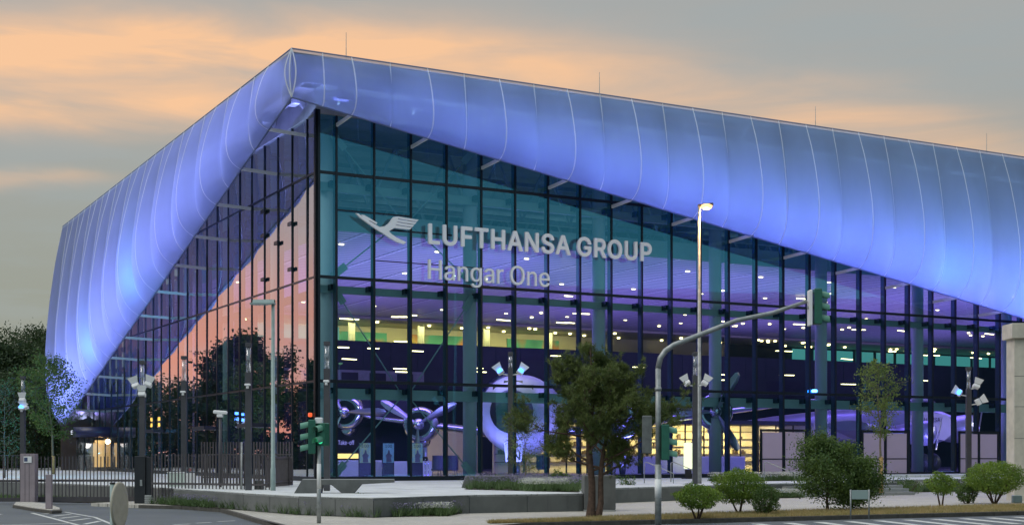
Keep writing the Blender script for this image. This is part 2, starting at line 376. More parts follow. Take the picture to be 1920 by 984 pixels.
# fascia joints as thin recessed-looking seams, upstand strips 3 mm proud
b = MB()
for i in range(4):
    p, q = Vector((*pz[i], 0)), Vector((*pz[i+1], 0)); d = (q-p).normalized(); nrm = Vector((d.y, -d.x, 0))
    m_ = max(1, round((q-p).length/1.75))
    for k in range(m_):
        c = p.lerp(q, k/m_)+nrm*.002; b.box(-.008, .008, -.003, .003, -.62, -.075, Matrix.Translation(c) @ Matrix.Rotation(math.atan2(d.y, d.x), 4, 'Z'))
struct('plaza_edge_joints', b, M_black)
# steps at the right
st = MB()
for k in range(3):
    t0, t1 = 17.2, 24.2; y0 = -13.5-.38*(k+1)
    P = [Bp(t0, y0), Bp(t1, y0), Bp(t1, -13.5), Bp(t0, -13.5)]
    st.prism(P, -.62, -.15*(k+1)+.0)
struct('plaza_steps', st, M_conc)
# raised deck with the doors, right part
b = MB(); b.prism([Bp(24.5, -4.2), Bp(62, -4.2), Bp(62, -.25), Bp(24.5, -.25)], .001, .10); struct('door_terrace', b, M_slab)
# grass strip
def q4(name, pts, z, m, kind='structure'):
    b = MB(); b.add([(p[0], p[1], z) for p in pts], [tuple(range(len(pts)))]); o = link(name, b.mesh(name, m)); o['kind'] = kind; return o
gb = [k0+kd*s*1.0+Vector((-kd.y, kd.x, 0))*w for s, w in ((-1.0, .25), (4, 1.9), (9, 3.0), (20, 4.3), (40, 4.6), (60, 4.6))]
gf = [k0+kd*s+Vector((-kd.y, kd.x, 0))*.12 for s in (60, -1.0)]
grass_poly = gb+gf
M_dirt = mat('dry_grass_ground', (.24, .175, .09), .95, col2=(.12, .11, .05), nscale=3, bump=.6, bscale=20)
q4('grass_strip', grass_poly, zs+.012, M_dirt)
# planting bed in front of the plaza, left
bedp = [px(x, y, zs) for x, y in ((271, 944), (400, 945.6), (447, 947), (514, 952), (572, 960.7), (701, 969), (839, 967))]
bed_back = [Vector((pz[3][0]-.2, pz[3][1]-.05, 0)), Vector((pz[2][0], pz[2][1]-.05, 0)), Vector((pz[1][0], pz[1][1]-.05, 0)), Vector((pz[0][0], pz[0][1]-.05, 0)), Vector((-13.6, 52.2, 0))]
q4('flower_bed', bedp+bed_back, zs+.02, M_soil)
bed2 = [px(870, 917, 0), px(1085, 922.5, 0), px(1090, 908, 0), px(905, 906, 0)]
q4('planter_soil', bed2, .02, M_soil)
# beds behind the gates
q4('lawn_bed', [(-24, 60), (-15.8, 56), (-16.5, 62), (-27, 66)], zr+.03, M_soil)
M_lawn = mat('lawn', (.04, .06, .02), .95, noise=.5, nscale=2, bump=.6, bscale=12)
q4('lawn', [(-140, 84), (-46, 84), (-42, 118), (-42, 200), (-140, 200)], zr+.03, M_lawn)
# road markings
def strip(b, p, q, w, z):
    d = (q-p).normalized(); n = Vector((-d.y, d.x, 0))*w/2
    b.add([(v.x, v.y, z) for v in (p-n, q-n, q+n, p+n)], [(0, 1, 2, 3)])
b = MB(); zp = zr+.004
def pl(pts, w):
    P = [px(x, y, zr) for x, y in pts]
    for i in range(len(P)-1): strip(b, P[i], P[i+1], w, zp)
pl([(60, 961), (110, 974), (155, 986), (190, 997)], .13); pl([(120, 959), (178, 969), (205, 980), (240, 995)], .11)
for (x0, y0), (x1, y1) in (((80, 963), (118, 959.5)), ((97, 967), (132, 963.5)), ((112, 971), (148, 967)), ((132, 975.5), (168, 971)), ((158, 982), (188, 976))):
    pl([(x0, y0), (x1, y1)], .16)
pl([(-60, 985), (0, 983.5), (132, 980)], .14); pl([(-30, 968), (3, 963)], .12)
for x0, x1, y in ((325, 357, 983), (367, 396, 980), (408, 441, 977)): pl([(x0, y), (x1, y-1.5)], .16)
# right: edge line and hatching
for k in range(40):
    c0 = k0+kd*(7+k*1.12)+Vector((kd.y, -kd.x, 0))*1.0; c0.z = zp; c1 = c0+Vector((.5, -3.4, 0))
    strip(b, c0, c1, .36, zp+.001*(k % 2))
struct('road_markings', b, M_paint)
# ------------------------------------------------------------------ the building
BLD = thing('exhibition_hall', 'large glass exhibition hall wrapped in a glowing blue translucent membrane', 'building', (CX, CY, 0), math.atan2(UY, UX))
TMAX, SMAX, TI = 62.0, 53.5, 108.0
ZROOF, OT = 19.94, 1.94
T = (4.82, 9.82, 14.83)
mt = [1.0+1.965*k for k in range(32)]; ms = [1.31+2.175*k for k in range(25)]
zlr = lambda t: 17.37-.164*t
zll = lambda s: 17.2-.253*s
# mullions
for t in mt:
    if t > TMAX: break
    b = MB(); b.box(t-.045, t+.045, -.06, -.004, .02, 17.6); m = part('mullion', b, M_mull, BLD)
    f = MB(); f.box(t-.05, t+.05, .012, .33, .25, 17.6); part('fin', f, M_fin, m)
for s in ms:
    if s > SMAX-.5: break
    b = MB(); b.box(-.05, -.004, s-.035, s+.035, .02, 17.6); f = part('mullion', b, M_mull, BLD)
    f2 = MB(); f2.box(.012, .30, s-.04, s+.04, .25, 17.6); part('fin', f2, M_fin, f)
b = MB(); b.box(-.11, .14, -.11, .02, .0, 17.8); b.box(-.11, .02, -.11, .14, .0, 17.8); part('corner_post', b, M_mull, BLD)
for zt in T:
    b = MB(); b.box(.14, TMAX, -.035, -.002, zt-.075, zt+.075); part('transom', b, M_mull, BLD)
    b = MB(); b.box(-.035, -.002, .14, SMAX, zt-.05, zt+.05); part('transom', b, M_mull, BLD)
for z0 in (5.55*2-.0,):
    b = MB(); b.box(3.0, 7.2, -.03, -.001, 12.28, 12.36); b.box(1.0, 5.0, -.03, -.001, 13.05, 13.12); b.box(3.0, 9.0, -.03, -.001, 10.75, 10.8); part('sign_rail', b, M_mull, BLD)
b = MB(); b.box(.14, TMAX, -.08, -.004, 0.0, .22); part('plinth', b, M_mull, BLD)
b = MB(); b.box(-.08, -.004, .14, SMAX, 0.0, .22); part('plinth', b, M_mull, BLD)
# glazing: every pane a quad of its own, tilted by a millimetre or two
zl = (.22, 4.82, 9.82, 14.83, 17.6)
def panes(axis, edges, z0, z1):
    b = MB()
    for i in range(len(edges)-1):
        e0, e1 = edges[i], edges[i+1]; j = [random.uniform(-.009, .009) for _ in range(3)]; j.append(j[0]+j[2]-j[1])
        if axis: vs = [(e0, j[0], z0), (e1, j[1], z0), (e1, j[2], z1), (e0, j[3], z1)]
        else: vs = [(j[0], e1, z0), (j[1], e0, z0), (j[2], e0, z1), (j[3], e1, z1)]
        b.add(vs, [(0, 1, 2, 3)])
    return b
er = [0.0]+[t for t in mt if t < TMAX]+[TMAX]; el = [0.0]+[s for s in ms if s < SMAX-.5]+[SMAX]
for i in range(4):
    part('glazing', panes(1, er, zl[i], zl[i+1]), M_glass, BLD); part('glazing', panes(0, el, zl[i], zl[i+1]), M_glass, BLD)
# clamps on the left facade mullions
for x, y in ((548, 420), (522, 456), (548, 505), (497, 397), (497, 442), (497, 524)):
    s = ss(x); b = MB(); zz = hz(y, dep(0, s)); b.box(-.16, -.052, s-.28, s+.28, zz-.09, zz+.09); part('clamp', b, M_mull, BLD)
# columns and beams
for k in range(8):
    t = .95+7.86*k
    b = MB(); b.tube([(t, 1.2, 0), (t, 1.2, 17.6)], .36, 24); part('column', b, M_col, BLD)
for k in range(1, 7):
    b = MB(); b.tube([(1.2, .95+8.7*k, 0), (1.2, .95+8.7*k, 17.6)], .34, 20); part('column', b, M_col, BLD)
for zt, h in ((T[0], .52), (T[1], .36), (T[2], .42)):
    b = MB(); b.box(.4, TMAX, .75, 1.05, zt-.30-h, zt-.30); part('edge_beam', b, M_beam, BLD)
    b = MB()
    for t in mt: b.box(t-.16, t+.16, .335, .74, zt-.55, zt-.28)
    part('beam_bracket', b, M_mull, BLD)
    b = MB(); b.box(.75, 1.05, 1.2, SMAX-.3, zt-.30-h, zt-.30); part('edge_beam', b, M_fin, BLD)
# diagonal bracing rods in the first bay
rod = lambda p, q: MB().tube([p, q], .035, 8)
for (z0, z1) in ((.45, T[0]-.6), (T[1]-.7, T[0]-.6), (T[1]+.35, T[2]-1.9), (16.6, T[2]-1.9)):
    for t0 in (1.3, 8.5):
        p = Vector((t0, .62, z0)); q = Vector((4.9+(.15 if t0 > 5 else -.15), .62, z1)); br = part('brace', rod(p, q), M_beam, BLD)
        d = (q-p).normalized(); pb = MB(); pb.beam(p-d*.35, p+d*.55, .06, .36); part('brace_plate', pb, M_beam, br)
# floors, ceiling, roof
def slatmat():
    m = bpy.data.materials.new('slatted_ceiling'); m.use_nodes = True; nt = m.node_tree; b = nt.nodes['Principled BSDF']; q = G(nt)
    tcn = q.n('ShaderNodeTexCoord').outputs['Object']; sp = q.n('ShaderNodeSeparateXYZ'); q.put(sp.inputs[0], tcn)
    f = q.m('FRACT', q.m('MULTIPLY', sp.outputs[1], 1.5)); gap = q.step(f, .72, .80)
    f2 = q.m('FRACT', q.m('MULTIPLY', sp.outputs[0], .255)); j = q.step(f2, .955, .97)
    f3 = q.m('FRACT', q.m('ADD', q.m('MULTIPLY', sp.outputs[0], .255), .05)); j2 = q.m('SUBTRACT', q.step(f3, .955, .97), 0)
    c = q.mix(gap, (.52, .50, .55), (.10, .10, .12)); c = q.mix(j, c, (.75, .75, .78)); c = q.mix(j2, c, (.10, .1, .12))
    q.put(b.inputs['Base Color'], c); b.inputs['Roughness'].default_value = .5; return m
M_slat = slatmat()
M_floor = mat('hall_floor', (.30, .30, .32), .22, noise=.15, nscale=1)
M_wallD = mat('dark_wall', (.035, .032, .045), .7, noise=.2, nscale=.5)
M_wallC = mat('cream_wall', (.62, .58, .45), .7, noise=.08, nscale=.6)
M_roofm = mat('roof_deck', (.30, .31, .32), .8, noise=.2, nscale=1)
M_duct = mat('duct_metal', (.42, .44, .44), .35, .6, noise=.2, nscale=2)
b = MB(); b.box(.1, TI, .1, SMAX, -.05, .04); part('hall_floor', b, M_floor, BLD)
b = MB(); b.box(1.9, TI, 2.2, 50, 12.6, 12.75); part('slatted_ceiling', b, M_slat, BLD)
b = MB(); b.box(1.88, TMAX, 2.16, 2.2, 12.45, 13.4); b.box(1.86, 1.9, 2.2, 50, 12.45, 13.4); part('ceiling_fascia', b, M_beam, BLD)
b = MB(); b.box(-.1, TI, -.1, SMAX+2, 17.62, 18.5); b.box(-.1, TI, -.1, SMAX+2, 18.5, 19.70); part('roof', b, M_roofm, BLD)
for k in range(9):            # roof trusses over the ceiling
    y = 3.2+5.5*k; b = MB(); b.beam((.6, y, 14.0), (TMAX, y, 14.0), .22, .22); b.beam((.6, y, 17.2), (TMAX, y, 17.2), .22, .22)
    for j in range(20): x = 1.0+3.0*j; b.beam((x, y, 14.0), (x+1.5, y, 17.2), .12, .12); b.beam((x+1.5, y, 17.2), (x+3.0, y, 14.0), .12, .12)
    part('roof_truss', b, M_duct, BLD)
for y, z in ((6, 15.2), (12, 14.8), (19, 15.3)):
    b = MB(); b.tube([(2, y, z), (TMAX, y, z)], .45, 14); part('air_duct', b, M_duct, BLD)
# mezzanine block at the back
b = MB(); b.box(1.9, TI, 40, 44, 8.0, 8.3); b.box(1.9, TI, 39.8, 40, 6.6, 10.35); part('mezzanine', b, M_wallD, BLD)
b = MB(); b.box(1.9, TI, 44, SMAX-.2, 8.0, 8.3); b.box(1.9, TI, 42, 42.2, .04, 8.0); part('rear_wall', b, M_wallD, BLD)
M_win = emat('sky_glow_window', (.10, .42, .38), .8)  # emission stands in for the teal sky seen through the panes
for i in range(26):      # upper rear rooms: windows, lit walls and murals
    x0 = 12+i*1.9
    if 27 < x0 < 52 and i % 3:
        continue
def mural():
    m = bpy.data.materials.new('gallery_mural'); m.use_nodes = True; nt = m.node_tree; b = nt.nodes['Principled BSDF']; q = G(nt)
    tcn = q.n('ShaderNodeTexCoord').outputs['Object']
    cr = q.n('ShaderNodeValToRGB'); q.put(cr.inputs[0], q.noise(tcn, .35, 2, .4)); el = cr.color_ramp.elements
    el[0].position = .3; el[0].color = (.02, .22, .20, 1); el[1].position = .7; el[1].color = (.75, .55, .12, 1)
    x = el.new(.5); x.color = (.08, .42, .32, 1); x = el.new(.6); x.color = (.6, .25, .12, 1)
    q.put(b.inputs['Base Color'], cr.outputs[0]); return m
M_mural = mural()
b = MB(); b.box(12.5, 61.6, 48.6, 48.8, 8.3, 12.39); part('gallery_wall', b, M_wallC, BLD)
for x0, x1 in ((20.0, 24.5), (26.5, 33), (36.5, 42)):
    b = MB(); b.box(x0, x1, 48.50, 48.59, 8.5, 11.9); part('mural', b, M_mural, BLD)
for x0, x1 in ((12.5, 14), (14.4, 17.5), (17.9, 20)) + tuple((70.0+2.9*k, 72.4+2.9*k) for k in range(12)):
    b = MB(); b.box(x0, x1, 48.4, 48.49, 8.6, 12.2); part('rear_window', b, M_win, BLD)
for k in range(5):
    b = MB(); b.tube([(20+6.4*k, 45.5, 8.3), (20+6.4*k, 45.5, 12.6)], .3, 14); part('gallery_column', b, M_conc, BLD)
b = MB(); b.box(TMAX, TI, -.1, .2, 0, 17.6); b.box(TI, TI+.3, -.1, SMAX+2, 0, 17.6); b.box(1.9, 12.5, 48.6, 48.8, 8.3, 12.6); b.box(61.6, TI, 48.6, 48.8, 8.3, 12.6); part('end_wall', b, M_wallD, BLD)
b = MB(); b.box(1.9, TI, 42.2, 52, 12.4, 12.58); part('gallery_ceiling', b, M_wallC, BLD)
b = MB(); b.box(11, 24, 39.66, 39.79, 7.1, 8.0); lg = part('lower_gallery', b, M_conc, BLD)
for k in range(5): b = MB(); b.box(12+2.4*k, 13.4+2.4*k, 39.6, 39.65, 7.2, 7.8); part('pane', b, M_wallD, lg)
b = MB()
for k in range(44): b.box(1.9+2.4*k, 1.92+2.4*k, 39.78, 39.797, 8.3, 10.3)
part('parapet_joints', b, M_mull, BLD)
b = MB(); rl = random.Random(3)
for k in range(46): t, s_ = rl.uniform(10, 95), rl.uniform(42.6, 47.5); b.bbox(t-.1, t+.1, s_-.1, s_+.1, 12.25, 12.38, .01)
for k in range(16): t, s_ = rl.uniform(30, 80), rl.uniform(24, 38); b.bbox(t-.09, t+.09, s_-.09, s_+.09, 12.5, 12.59, .01)
part('gallery_spotlights', b, emat('warm_spot', (1, .68, .28), 12), BLD)
# interior lamps, and glowing bars standing in for lamp reflections
def refl_bar(t, s, z, L, rz=0):
    b = MB(); b.bbox(-L/2, L/2, -.06, .06, -.03, .03, .01, Matrix.Translation((t, s, z)) @ Matrix.Rotation(rz, 4, 'Z')); return b
M_lamprefl = emat('lamp_reflection_glow', (1, .72, .32), 9)
M_lampc = emat('cool_lamp', (1, .72, .35), 9)
for x, y, s, L in ((655, 598, 18, 1.3), (655, 673, 22, 1.1), (640, 651, 12, .9), (741, 594, 20, .5), (752, 594, 20, .5), (762, 594, 20, .5), (775, 591, 20, .5),
                   (755, 640, 24, 1.2), (781, 658, 24, 1.1), (750, 691, 24, 1.0), (757, 697, 24, 1.2), (700, 653, 24, .8),
                   (944, 600, 22, 1.2), (1054, 605, 24, .9), (1068, 605, 24, .9), (1090, 588, 16, 1.2), (1057, 548, 10, .6), (1066, 555, 10, .6),
                   (893, 690, 22, 1.0), (903, 697, 22, .8), (1042, 667, 24, .8), (1198, 688, 22, 1.0), (1348, 602, 22, 1.0), (1350, 545, 14, .5), (1362, 545, 14, .5),
                   (1355, 702, 22, .9), (1352, 712, 22, .9), (1470, 658, 26, 1.6), (1475, 703, 26, 1.4), (1588, 673, 26, 1.6), (1592, 720, 26, 1.5), (1610, 618, 22, 1.2),
                   (1746, 666, 22, 1.6), (1728, 713, 22, 1.4), (1855, 626, 16, 1.2), (1830, 671, 18, 1.5), (1505, 560, 14, 1.2), (1690, 620, 20, 1.0), (1562, 551, 10, .6), (1500, 608, 20, 1.2)):
    t, z = tz(x, y, s); part('lamp_reflection_bar', refl_bar(t, s, z, L, random.uniform(-.25, .25)), M_lamprefl, BLD)  # bars added in place of street lamp reflections on the glass
b = MB()
for i in range(10):
    for j in range(5):
        t, s = 4+i*5.7+(j%2)*2.1, 7+j*9.2; b.bbox(t-.12, t+.12, s-.07, s+.07, 12.55, 12.597, .004)
o = part('ceiling_downlights', b, M_lampc, BLD)
def alight(name, e, c, loc, d, sx_, sy_):
    o = light('AREA', name, e, c, loc, BLD, size=sx_, sy=sy_); aim(o, d); return o
PUR = (.42, .22, 1.0); BLU = (.10, .16, 1.0)
for t in (12, 32, 52, 74):
    alight('ceiling_wash', 2000, (.42, .24, 1.0), (t, 22, 7.6), (0, .1, 1), 14, 30)
    alight('hall_wash', 1900, (.32, .18, 1.0), (t, 10, 12.3), (0, -.15, -1), 12, 6)
for t in (12, 36):
    alight('roof_space_wash', 160, (.55, .85, 1.0), (t, 12, 12.9), (0, 0, 1), 18, 14)
alight('gallery_light', 3200, (1, .74, .24), (30, 45.5, 12.4), (0, .4, -1), 26, 3)
alight('gallery_light', 300, (.2, .9, 1.0), (15, 45.5, 12.4), (0, .4, -1), 5, 3)
# warm cafe behind the right of the fuselage
cafe = MB(); cafe.box(20, 43, 19.8, 20, .04, 3.4); part('cafe_wall', cafe, M_wallC, BLD)
cafe = MB()
for k in range(5): cafe.box(20.1, 43, 19.55, 19.8, .75+.55*k, .79+.55*k)
for k in range(130): x = random.uniform(20.2, 42.8); kk = random.randrange(4); z = .79+.55*kk; cafe.bbox(x-.07, x+.07, 19.6, 19.75, z, z+random.uniform(.15, .38), .01)
part('cafe_shelves', cafe, M_brown, BLD)
cafe = MB(); cafe.box(20, 44.0, 15.6, 20.2, 3.4, 3.7); part('cafe_canopy', cafe, M_wallD, BLD)
for k in range(15):
    b = MB(); b.box(20+1.6*k, 20.07+1.6*k, 15.6, 15.7, .04, 3.4); part('cafe_post', b, M_mull, BLD)
alight('cafe_light', 1100, (1, .60, .20), (25, 17.8, 3.3), (0, .5, -1), 8, 2); alight('cafe_light', 2600, (1, .60, .20), (36.5, 17.8, 3.3), (0, .5, -1), 10, 2)
b = MB(); b.bbox(25, 35.5, 12.4, 13.1, .04, 1.15, .03); part('cafe_counter', b, M_white, BLD)
t, z = tz(1292, 848, 11.5); b = MB(); b.bbox(t-.43, t+.43, 11.4, 11.5, z-1.05, z+.65, .03); part('light_box', b, emat('lightbox_glow', (1, .85, .45), 2.6), BLD)
alight('hall_warm', 500, (1, .62, .25), (16, 24, 4.2), (0, .2, -1), 8, 4)
b = MB(); b.box(9.5, 24, 30, 30.2, .04, 3.2); part('inner_wall', b, M_wallC, BLD)
# doors in the right facade
M_doorp = mat('frosted_door_panel', (.50, .38, .50), .35, noise=.05, nscale=.8)
for x0, x1, ytop in ((1425, 1512, 812), (1615, 1703, 812), (1797, 1872, 812)):
    t0, t1 = tt(x0, -.1), tt(x1, -.1); zt = 2.75
    b = MB(); b.box(t0, t0+.12, -.16, -.085, .02, zt); b.box(t1-.12, t1, -.16, -.085, .02, zt); b.box(t0+.12, t1-.12, -.16, -.085, zt-.14, zt); b.box((t0+t1)/2-.08, (t0+t1)/2+.08, -.16, -.085, .02, zt-.14)
    dr = part('double_door', b, M_mull, BLD)
    for a0, a1 in ((t0+.14, (t0+t1)/2-.1), ((t0+t1)/2+.1, t1-.14)):
        b = MB(); b.box(a0+.02, a1-.02, -.13, -.095, .16, zt-.18); part('door_leaf', b, M_doorp, dr)
        b = MB(); b.box(a0, a1, -.145, -.131, 1.0, 1.06); part('push_bar', b, M_mull, dr)
# left facade: entrance portal near the far end, side wall
b = MB(); b.box(-2.15, -.1, SMAX-.15, SMAX+.25, 0, zll(51)+.6); b.box(-.1, .2, SMAX-.1, SMAX+2, 0, 17.6); part('cladding_wall', b, M_brown, BLD)
b = MB(); b.lathe([(2.0, 2.62), (2.0, 3.4)], 32, Matrix.Translation((-.3, 47.5, 0))); pt = part('entrance_canopy', b, mat('entrance_blue', (.008, .012, .06), .4), BLD)
b = MB(); b.lathe([(1.7, .04), (1.7, 2.62)], 32, Matrix.Translation((-.3, 47.5, 0))); part('revolving_door', b, M_clear, BLD)
b = MB()
for k in range(10): a_ = k*math.pi/5; b.tube([(-.3+1.75*math.cos(a_), 47.5+1.75*math.sin(a_), 0), (-.3+1.75*math.cos(a_), 47.5+1.75*math.sin(a_), 2.62)], .04, 6)
part('door_frame', b, M_mull, BLD)
b = MB(); b.box(-.6, .3, 47.9, 48.0, .3, 2.4); b.box(-.9, -.7, 46.9, 47.1, .3, 2.2); part('lobby_light_panel', b, emat('lobby_glow', (1, .62, .2), .9), BLD)
light('POINT', 'lobby_light', 60, (1, .6, .25), (-.3, 47.5, 2.3), BLD, size=.2)
for s0 in (30.0, 18.0, 9.0):
    b = MB(); b.box(-.75, -.085, s0-1.3, s0+1.3, 2.75, 2.95); part('door_canopy', b, mat('dark_canopy', (.03, .03, .045), .4, .3), BLD)
b = MB()
for z in (3.6, 3.2): b.bbox(.4, .5, 33.9, 34.2, z, z+.25, .02); b.bbox(.4, .5, 31.9, 32.2, z, z+.25, .02)
part('wall_lamp', b, emat('amber_lamp', (1, .45, .08), 6), BLD)
# pale lit ledge and frames behind the membrane
M_ledge = mat('ledge_white', (.30, .31, .34), .6)
for nm, bx in (('maintenance_ledge', (-.9, TMAX, -1.0, -.1, 18.75, 18.85)), ('maintenance_ledge', (-1.0, -.1, -.9, SMAX, 18.75, 18.85))):
    b = MB(); b.box(*bx); part(nm, b, M_ledge, BLD)
for k in range(16):
    b = MB(); t = 1.0+3.93*k; b.beam((t, -.12, 18.2), (t, -1.7, 19.6), .12, .3); b.bbox(t-.35, t+.35, -.95, -.5, 18.2, 18.6, .03); b.beam((t+.6, -.12, 18.3), (t+1.9, -1.5, 19.6), .08, .08)
    part('roof_bracket', b, M_duct, BLD)
for k in range(13):
    b = MB(); s = 1.31+4.35*k; b.beam((-.12, s, 18.2), (-1.7, s, 19.6), .12, .3); b.bbox(-.95, -.5, s-.35, s+.35, 18.2, 18.6, .03)
    part('roof_bracket', b, M_duct, BLD)
# ---- membrane
GP = [(0, 0), (.18, .42), (.37, .73), (.55, .94), (.68, 1), (.79, .95), (.87, .82), (.92, .65), (.96, .42), (.985, .18), (1, 0)]
def gp(h): return float(np.interp(h, [p[0] for p in GP], [p[1] for p in GP]))
hs = 1-(1-np.linspace(0, 1, 57))**1.35; gs = np.interp(hs, [p[0] for p in GP], [p[1] for p in GP])
gs = np.convolve(np.pad(gs, 2, mode='reflect', reflect_type='odd'), np.ones(5)/5, 'valid'); gs[0] = 0; gs[-1] = 0
def bulge(x, H, x0, per, corner):
    be = min(1.30, .2+.115*H); bo = min(be*.80, max(.1, -.2+.135*H))
    ph = (x-x0)/per                       # odd seams at integer even ph..., ridge halfway
    w = abs(math.sin(math.pi*(ph-1)/2))**.75
    v = bo+(be-bo+.12)*w
    return v*min(1, max(0, (x-corner)/2.2))**.8
def mem(axis, x0, x1, seam0, per, zlow, n):
    P = []
    for i in range(n+1):
        x = x0+(x1-x0)*i/n; H = ZROOF-zlow(x); v = bulge(x, H, seam0, per, x0); row = []
        for k, h in enumerate(hs):
            off = -(OT+v*gs[k]); z = ZROOF-H*h
            row.append((x, off, z) if axis else (off, x, z))
        P.append(row)
    return P
def seam(axis, x, seam0, per, zlow, x0, w=.034, push=.012):
    H = ZROOF-zlow(x); v = bulge(x, H, seam0, per, x0); b = MB(); L = []
    for sgn in (-1, 1):
        L.append([])
        for k, h in enumerate(hs):
            off = -(OT+v*gs[k]+push); z = ZROOF-H*h
            L[-1].append((x+sgn*w, off, z) if axis else (off, x+sgn*w, z))
    b.grid([[ (p[0], p[1], p[2]) for p in L[0]], [((L[0][i][0]+L[1][i][0])/2-(0 if axis else .03), (L[0][i][1]+L[1][i][1])/2-(.03 if axis else 0), L[0][i][2]) for i in range(len(hs))], L[1]])
    return b
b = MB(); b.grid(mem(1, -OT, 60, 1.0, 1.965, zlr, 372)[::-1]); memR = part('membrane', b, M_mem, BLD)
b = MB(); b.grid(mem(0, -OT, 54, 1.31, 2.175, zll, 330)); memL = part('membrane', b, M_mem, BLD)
for t in mt:
    if t < 60: part('seam', seam(1, t, 1.0, 1.965, zlr, -OT), M_seam, memR)
part('seam', seam(1, -.45, 1.0, 1.965, zlr, -OT), M_seam, memR)
for s in ms:
    if s < 53: part('seam', seam(0, s, 1.31, 2.175, zll, -OT), M_seam, memL)
# corner lens of three seams
b = MB()
for off, bl in ((-.28, .10), (0, .16), (.28, .10)):
    H = ZROOF-17.69; pts = []
    for k, h in enumerate(hs):
        q = math.sin(math.pi*h)
        pts.append((-OT-bl*q+off*.7*q, -OT-bl*q-off*.7*q, ZROOF-H*h))
    b.tube(pts, .03, 6)
part('seam', b, M_seam, memR)
# end panel at the far left
P = []
for i in range(9):
    f = i/8*math.pi/2; row = []; H = ZROOF-zll(54); v = bulge(54, H, 1.31, 2.175, -OT)
    for k, h in enumerate(hs):
        o_ = OT+v*gs[k]; row.append((-o_*math.cos(f)*(1)+.0, 54+.9*math.sin(f)*o_*.6, ZROOF-H*h))
    P.append(row)
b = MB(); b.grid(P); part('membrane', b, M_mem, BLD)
# top and bottom edge tubes of the membrane
b = MB(); b.tube([(-OT, -OT, ZROOF), (60, -OT, ZROOF)], .035, 8); b.tube([(-OT, -OT, ZROOF), (-OT, 54, ZROOF)], .035, 8); part('edge_rail', b, M_mem, BLD)
b = MB(); b.tube([(-OT, -OT, zlr(-OT)), (60, -OT, zlr(60))], .035, 8); b.tube([(-OT, -OT, zlr(-OT)), (-OT, 54, zll(54))], .035, 8); part('edge_rail', b, M_mem, BLD)
b = MB(); b.box(-OT, 60, -OT+.01, -.1, 19.71, 19.80); b.box(-OT+.01, -.1, -.1, 54, 19.71, 19.80); part('roof_edge', b, M_roofm, BLD)
for t in mt[::2]:
    z = zlr(t)
    if t < 59: b = MB(); b.beam((t, -.07, z-.05), (t, -OT, z+.03), .09, .16); part('strut', b, M_white, BLD)
for s in ms[::2]:
    z = zll(s); b = MB(); b.beam((-.07, s, z-.05), (-OT, s, z+.03), .09, .16); part('strut', b, M_white, BLD)
# linear floodlights inside the membrane, near its lower edge, plus added fill lamps for its top
FL = (.10, .19, 1.0)
def flood(p, along, out, e, c, L, spread=180):
    l = bpy.data.lights.new('membrane_flood_and_fill', 'AREA'); l.energy = e; l.color = c; l.shape = 'RECTANGLE'; l.size = L; l.size_y = .4; l.spread = R(spread)
    o = bpy.data.objects.new('membrane_flood_and_fill', l); COL.objects.link(o); o.parent = BLD
    x = Vector(along).normalized(); z = -(Vector(out)-x*Vector(out).dot(x)).normalized(); y = z.cross(x)
    Mx = Matrix((x, y, z)).transposed().to_4x4(); Mx.translation = Vector(p); o.matrix_local = Mx
t = -1.0
while t < 57:
    flood((t+2.5, -.5, zlr(t+2.5)+.9), (1, 0, -.164), (0, -1, .1), 64*(.5+.05*t), (.15, .18, 1.0), 5.1, 150); flood((t+2.5, -.35, zlr(t+2.5)+.5), (1, 0, -.164), (0, -.38, 1), 58*(.5+.05*t), (.33, .60, 1.0), 5.1); t += 5  # second of each pair is a fill added to turn the top grey-blue
s = -1.0
while s < 52:
    flood((-.5, s+2.5, zll(s+2.5)+.9), (0, 1, -.253), (-.8, 0, 1), 135*(.5+.04*s), (.22, .24, 1.0), 5.1); flood((-.35, s+2.5, zll(s+2.5)+.5), (0, 1, -.253), (-.38, 0, 1), 62*(.5+.04*s), (.36, .5, 1.0), 5.1); s += 5  # here too the second one is added fill for the top
for s in (26.0, 39.0):
    flood((-1.6, s, zll(s)+1.7), (0, 1, -.253), (-1, 0, .5), 26, (.02, .55, 1.0), 1.6)
for t in (39.0, 46.0):
    flood((t, -1.4, zlr(t)+1.3), (1, 0, -.164), (0, -1, .4), 20, (.02, .5, 1.0), 2.6)
# lightning rods
for x in (649, 1124, 1529, 1850):
    t = tt(x, 1.5); b = MB(); b.tube([(t, 1.5, 19.7), (t, 1.5, 22.2)], [.03, .012], 6); part('lightning_rod', b, M_galv, BLD)
# small blue facade lamp and alarm beacon
t = tt(1525, -.1); b = MB(); b.bbox(t-.12, t+.12, -.3, -.09, 4.92, 5.08, .03); part('facade_lamp', b, emat('blue_lamp', (.05, .25, 1), 14), BLD)
s = ss(582); b = MB(); b.bbox(-.28, -.12, .3, .45, 3.1, 3.3, .03); part('alarm_beacon', b, emat('red_lamp', (1, .12, .02), 1.0), BLD)
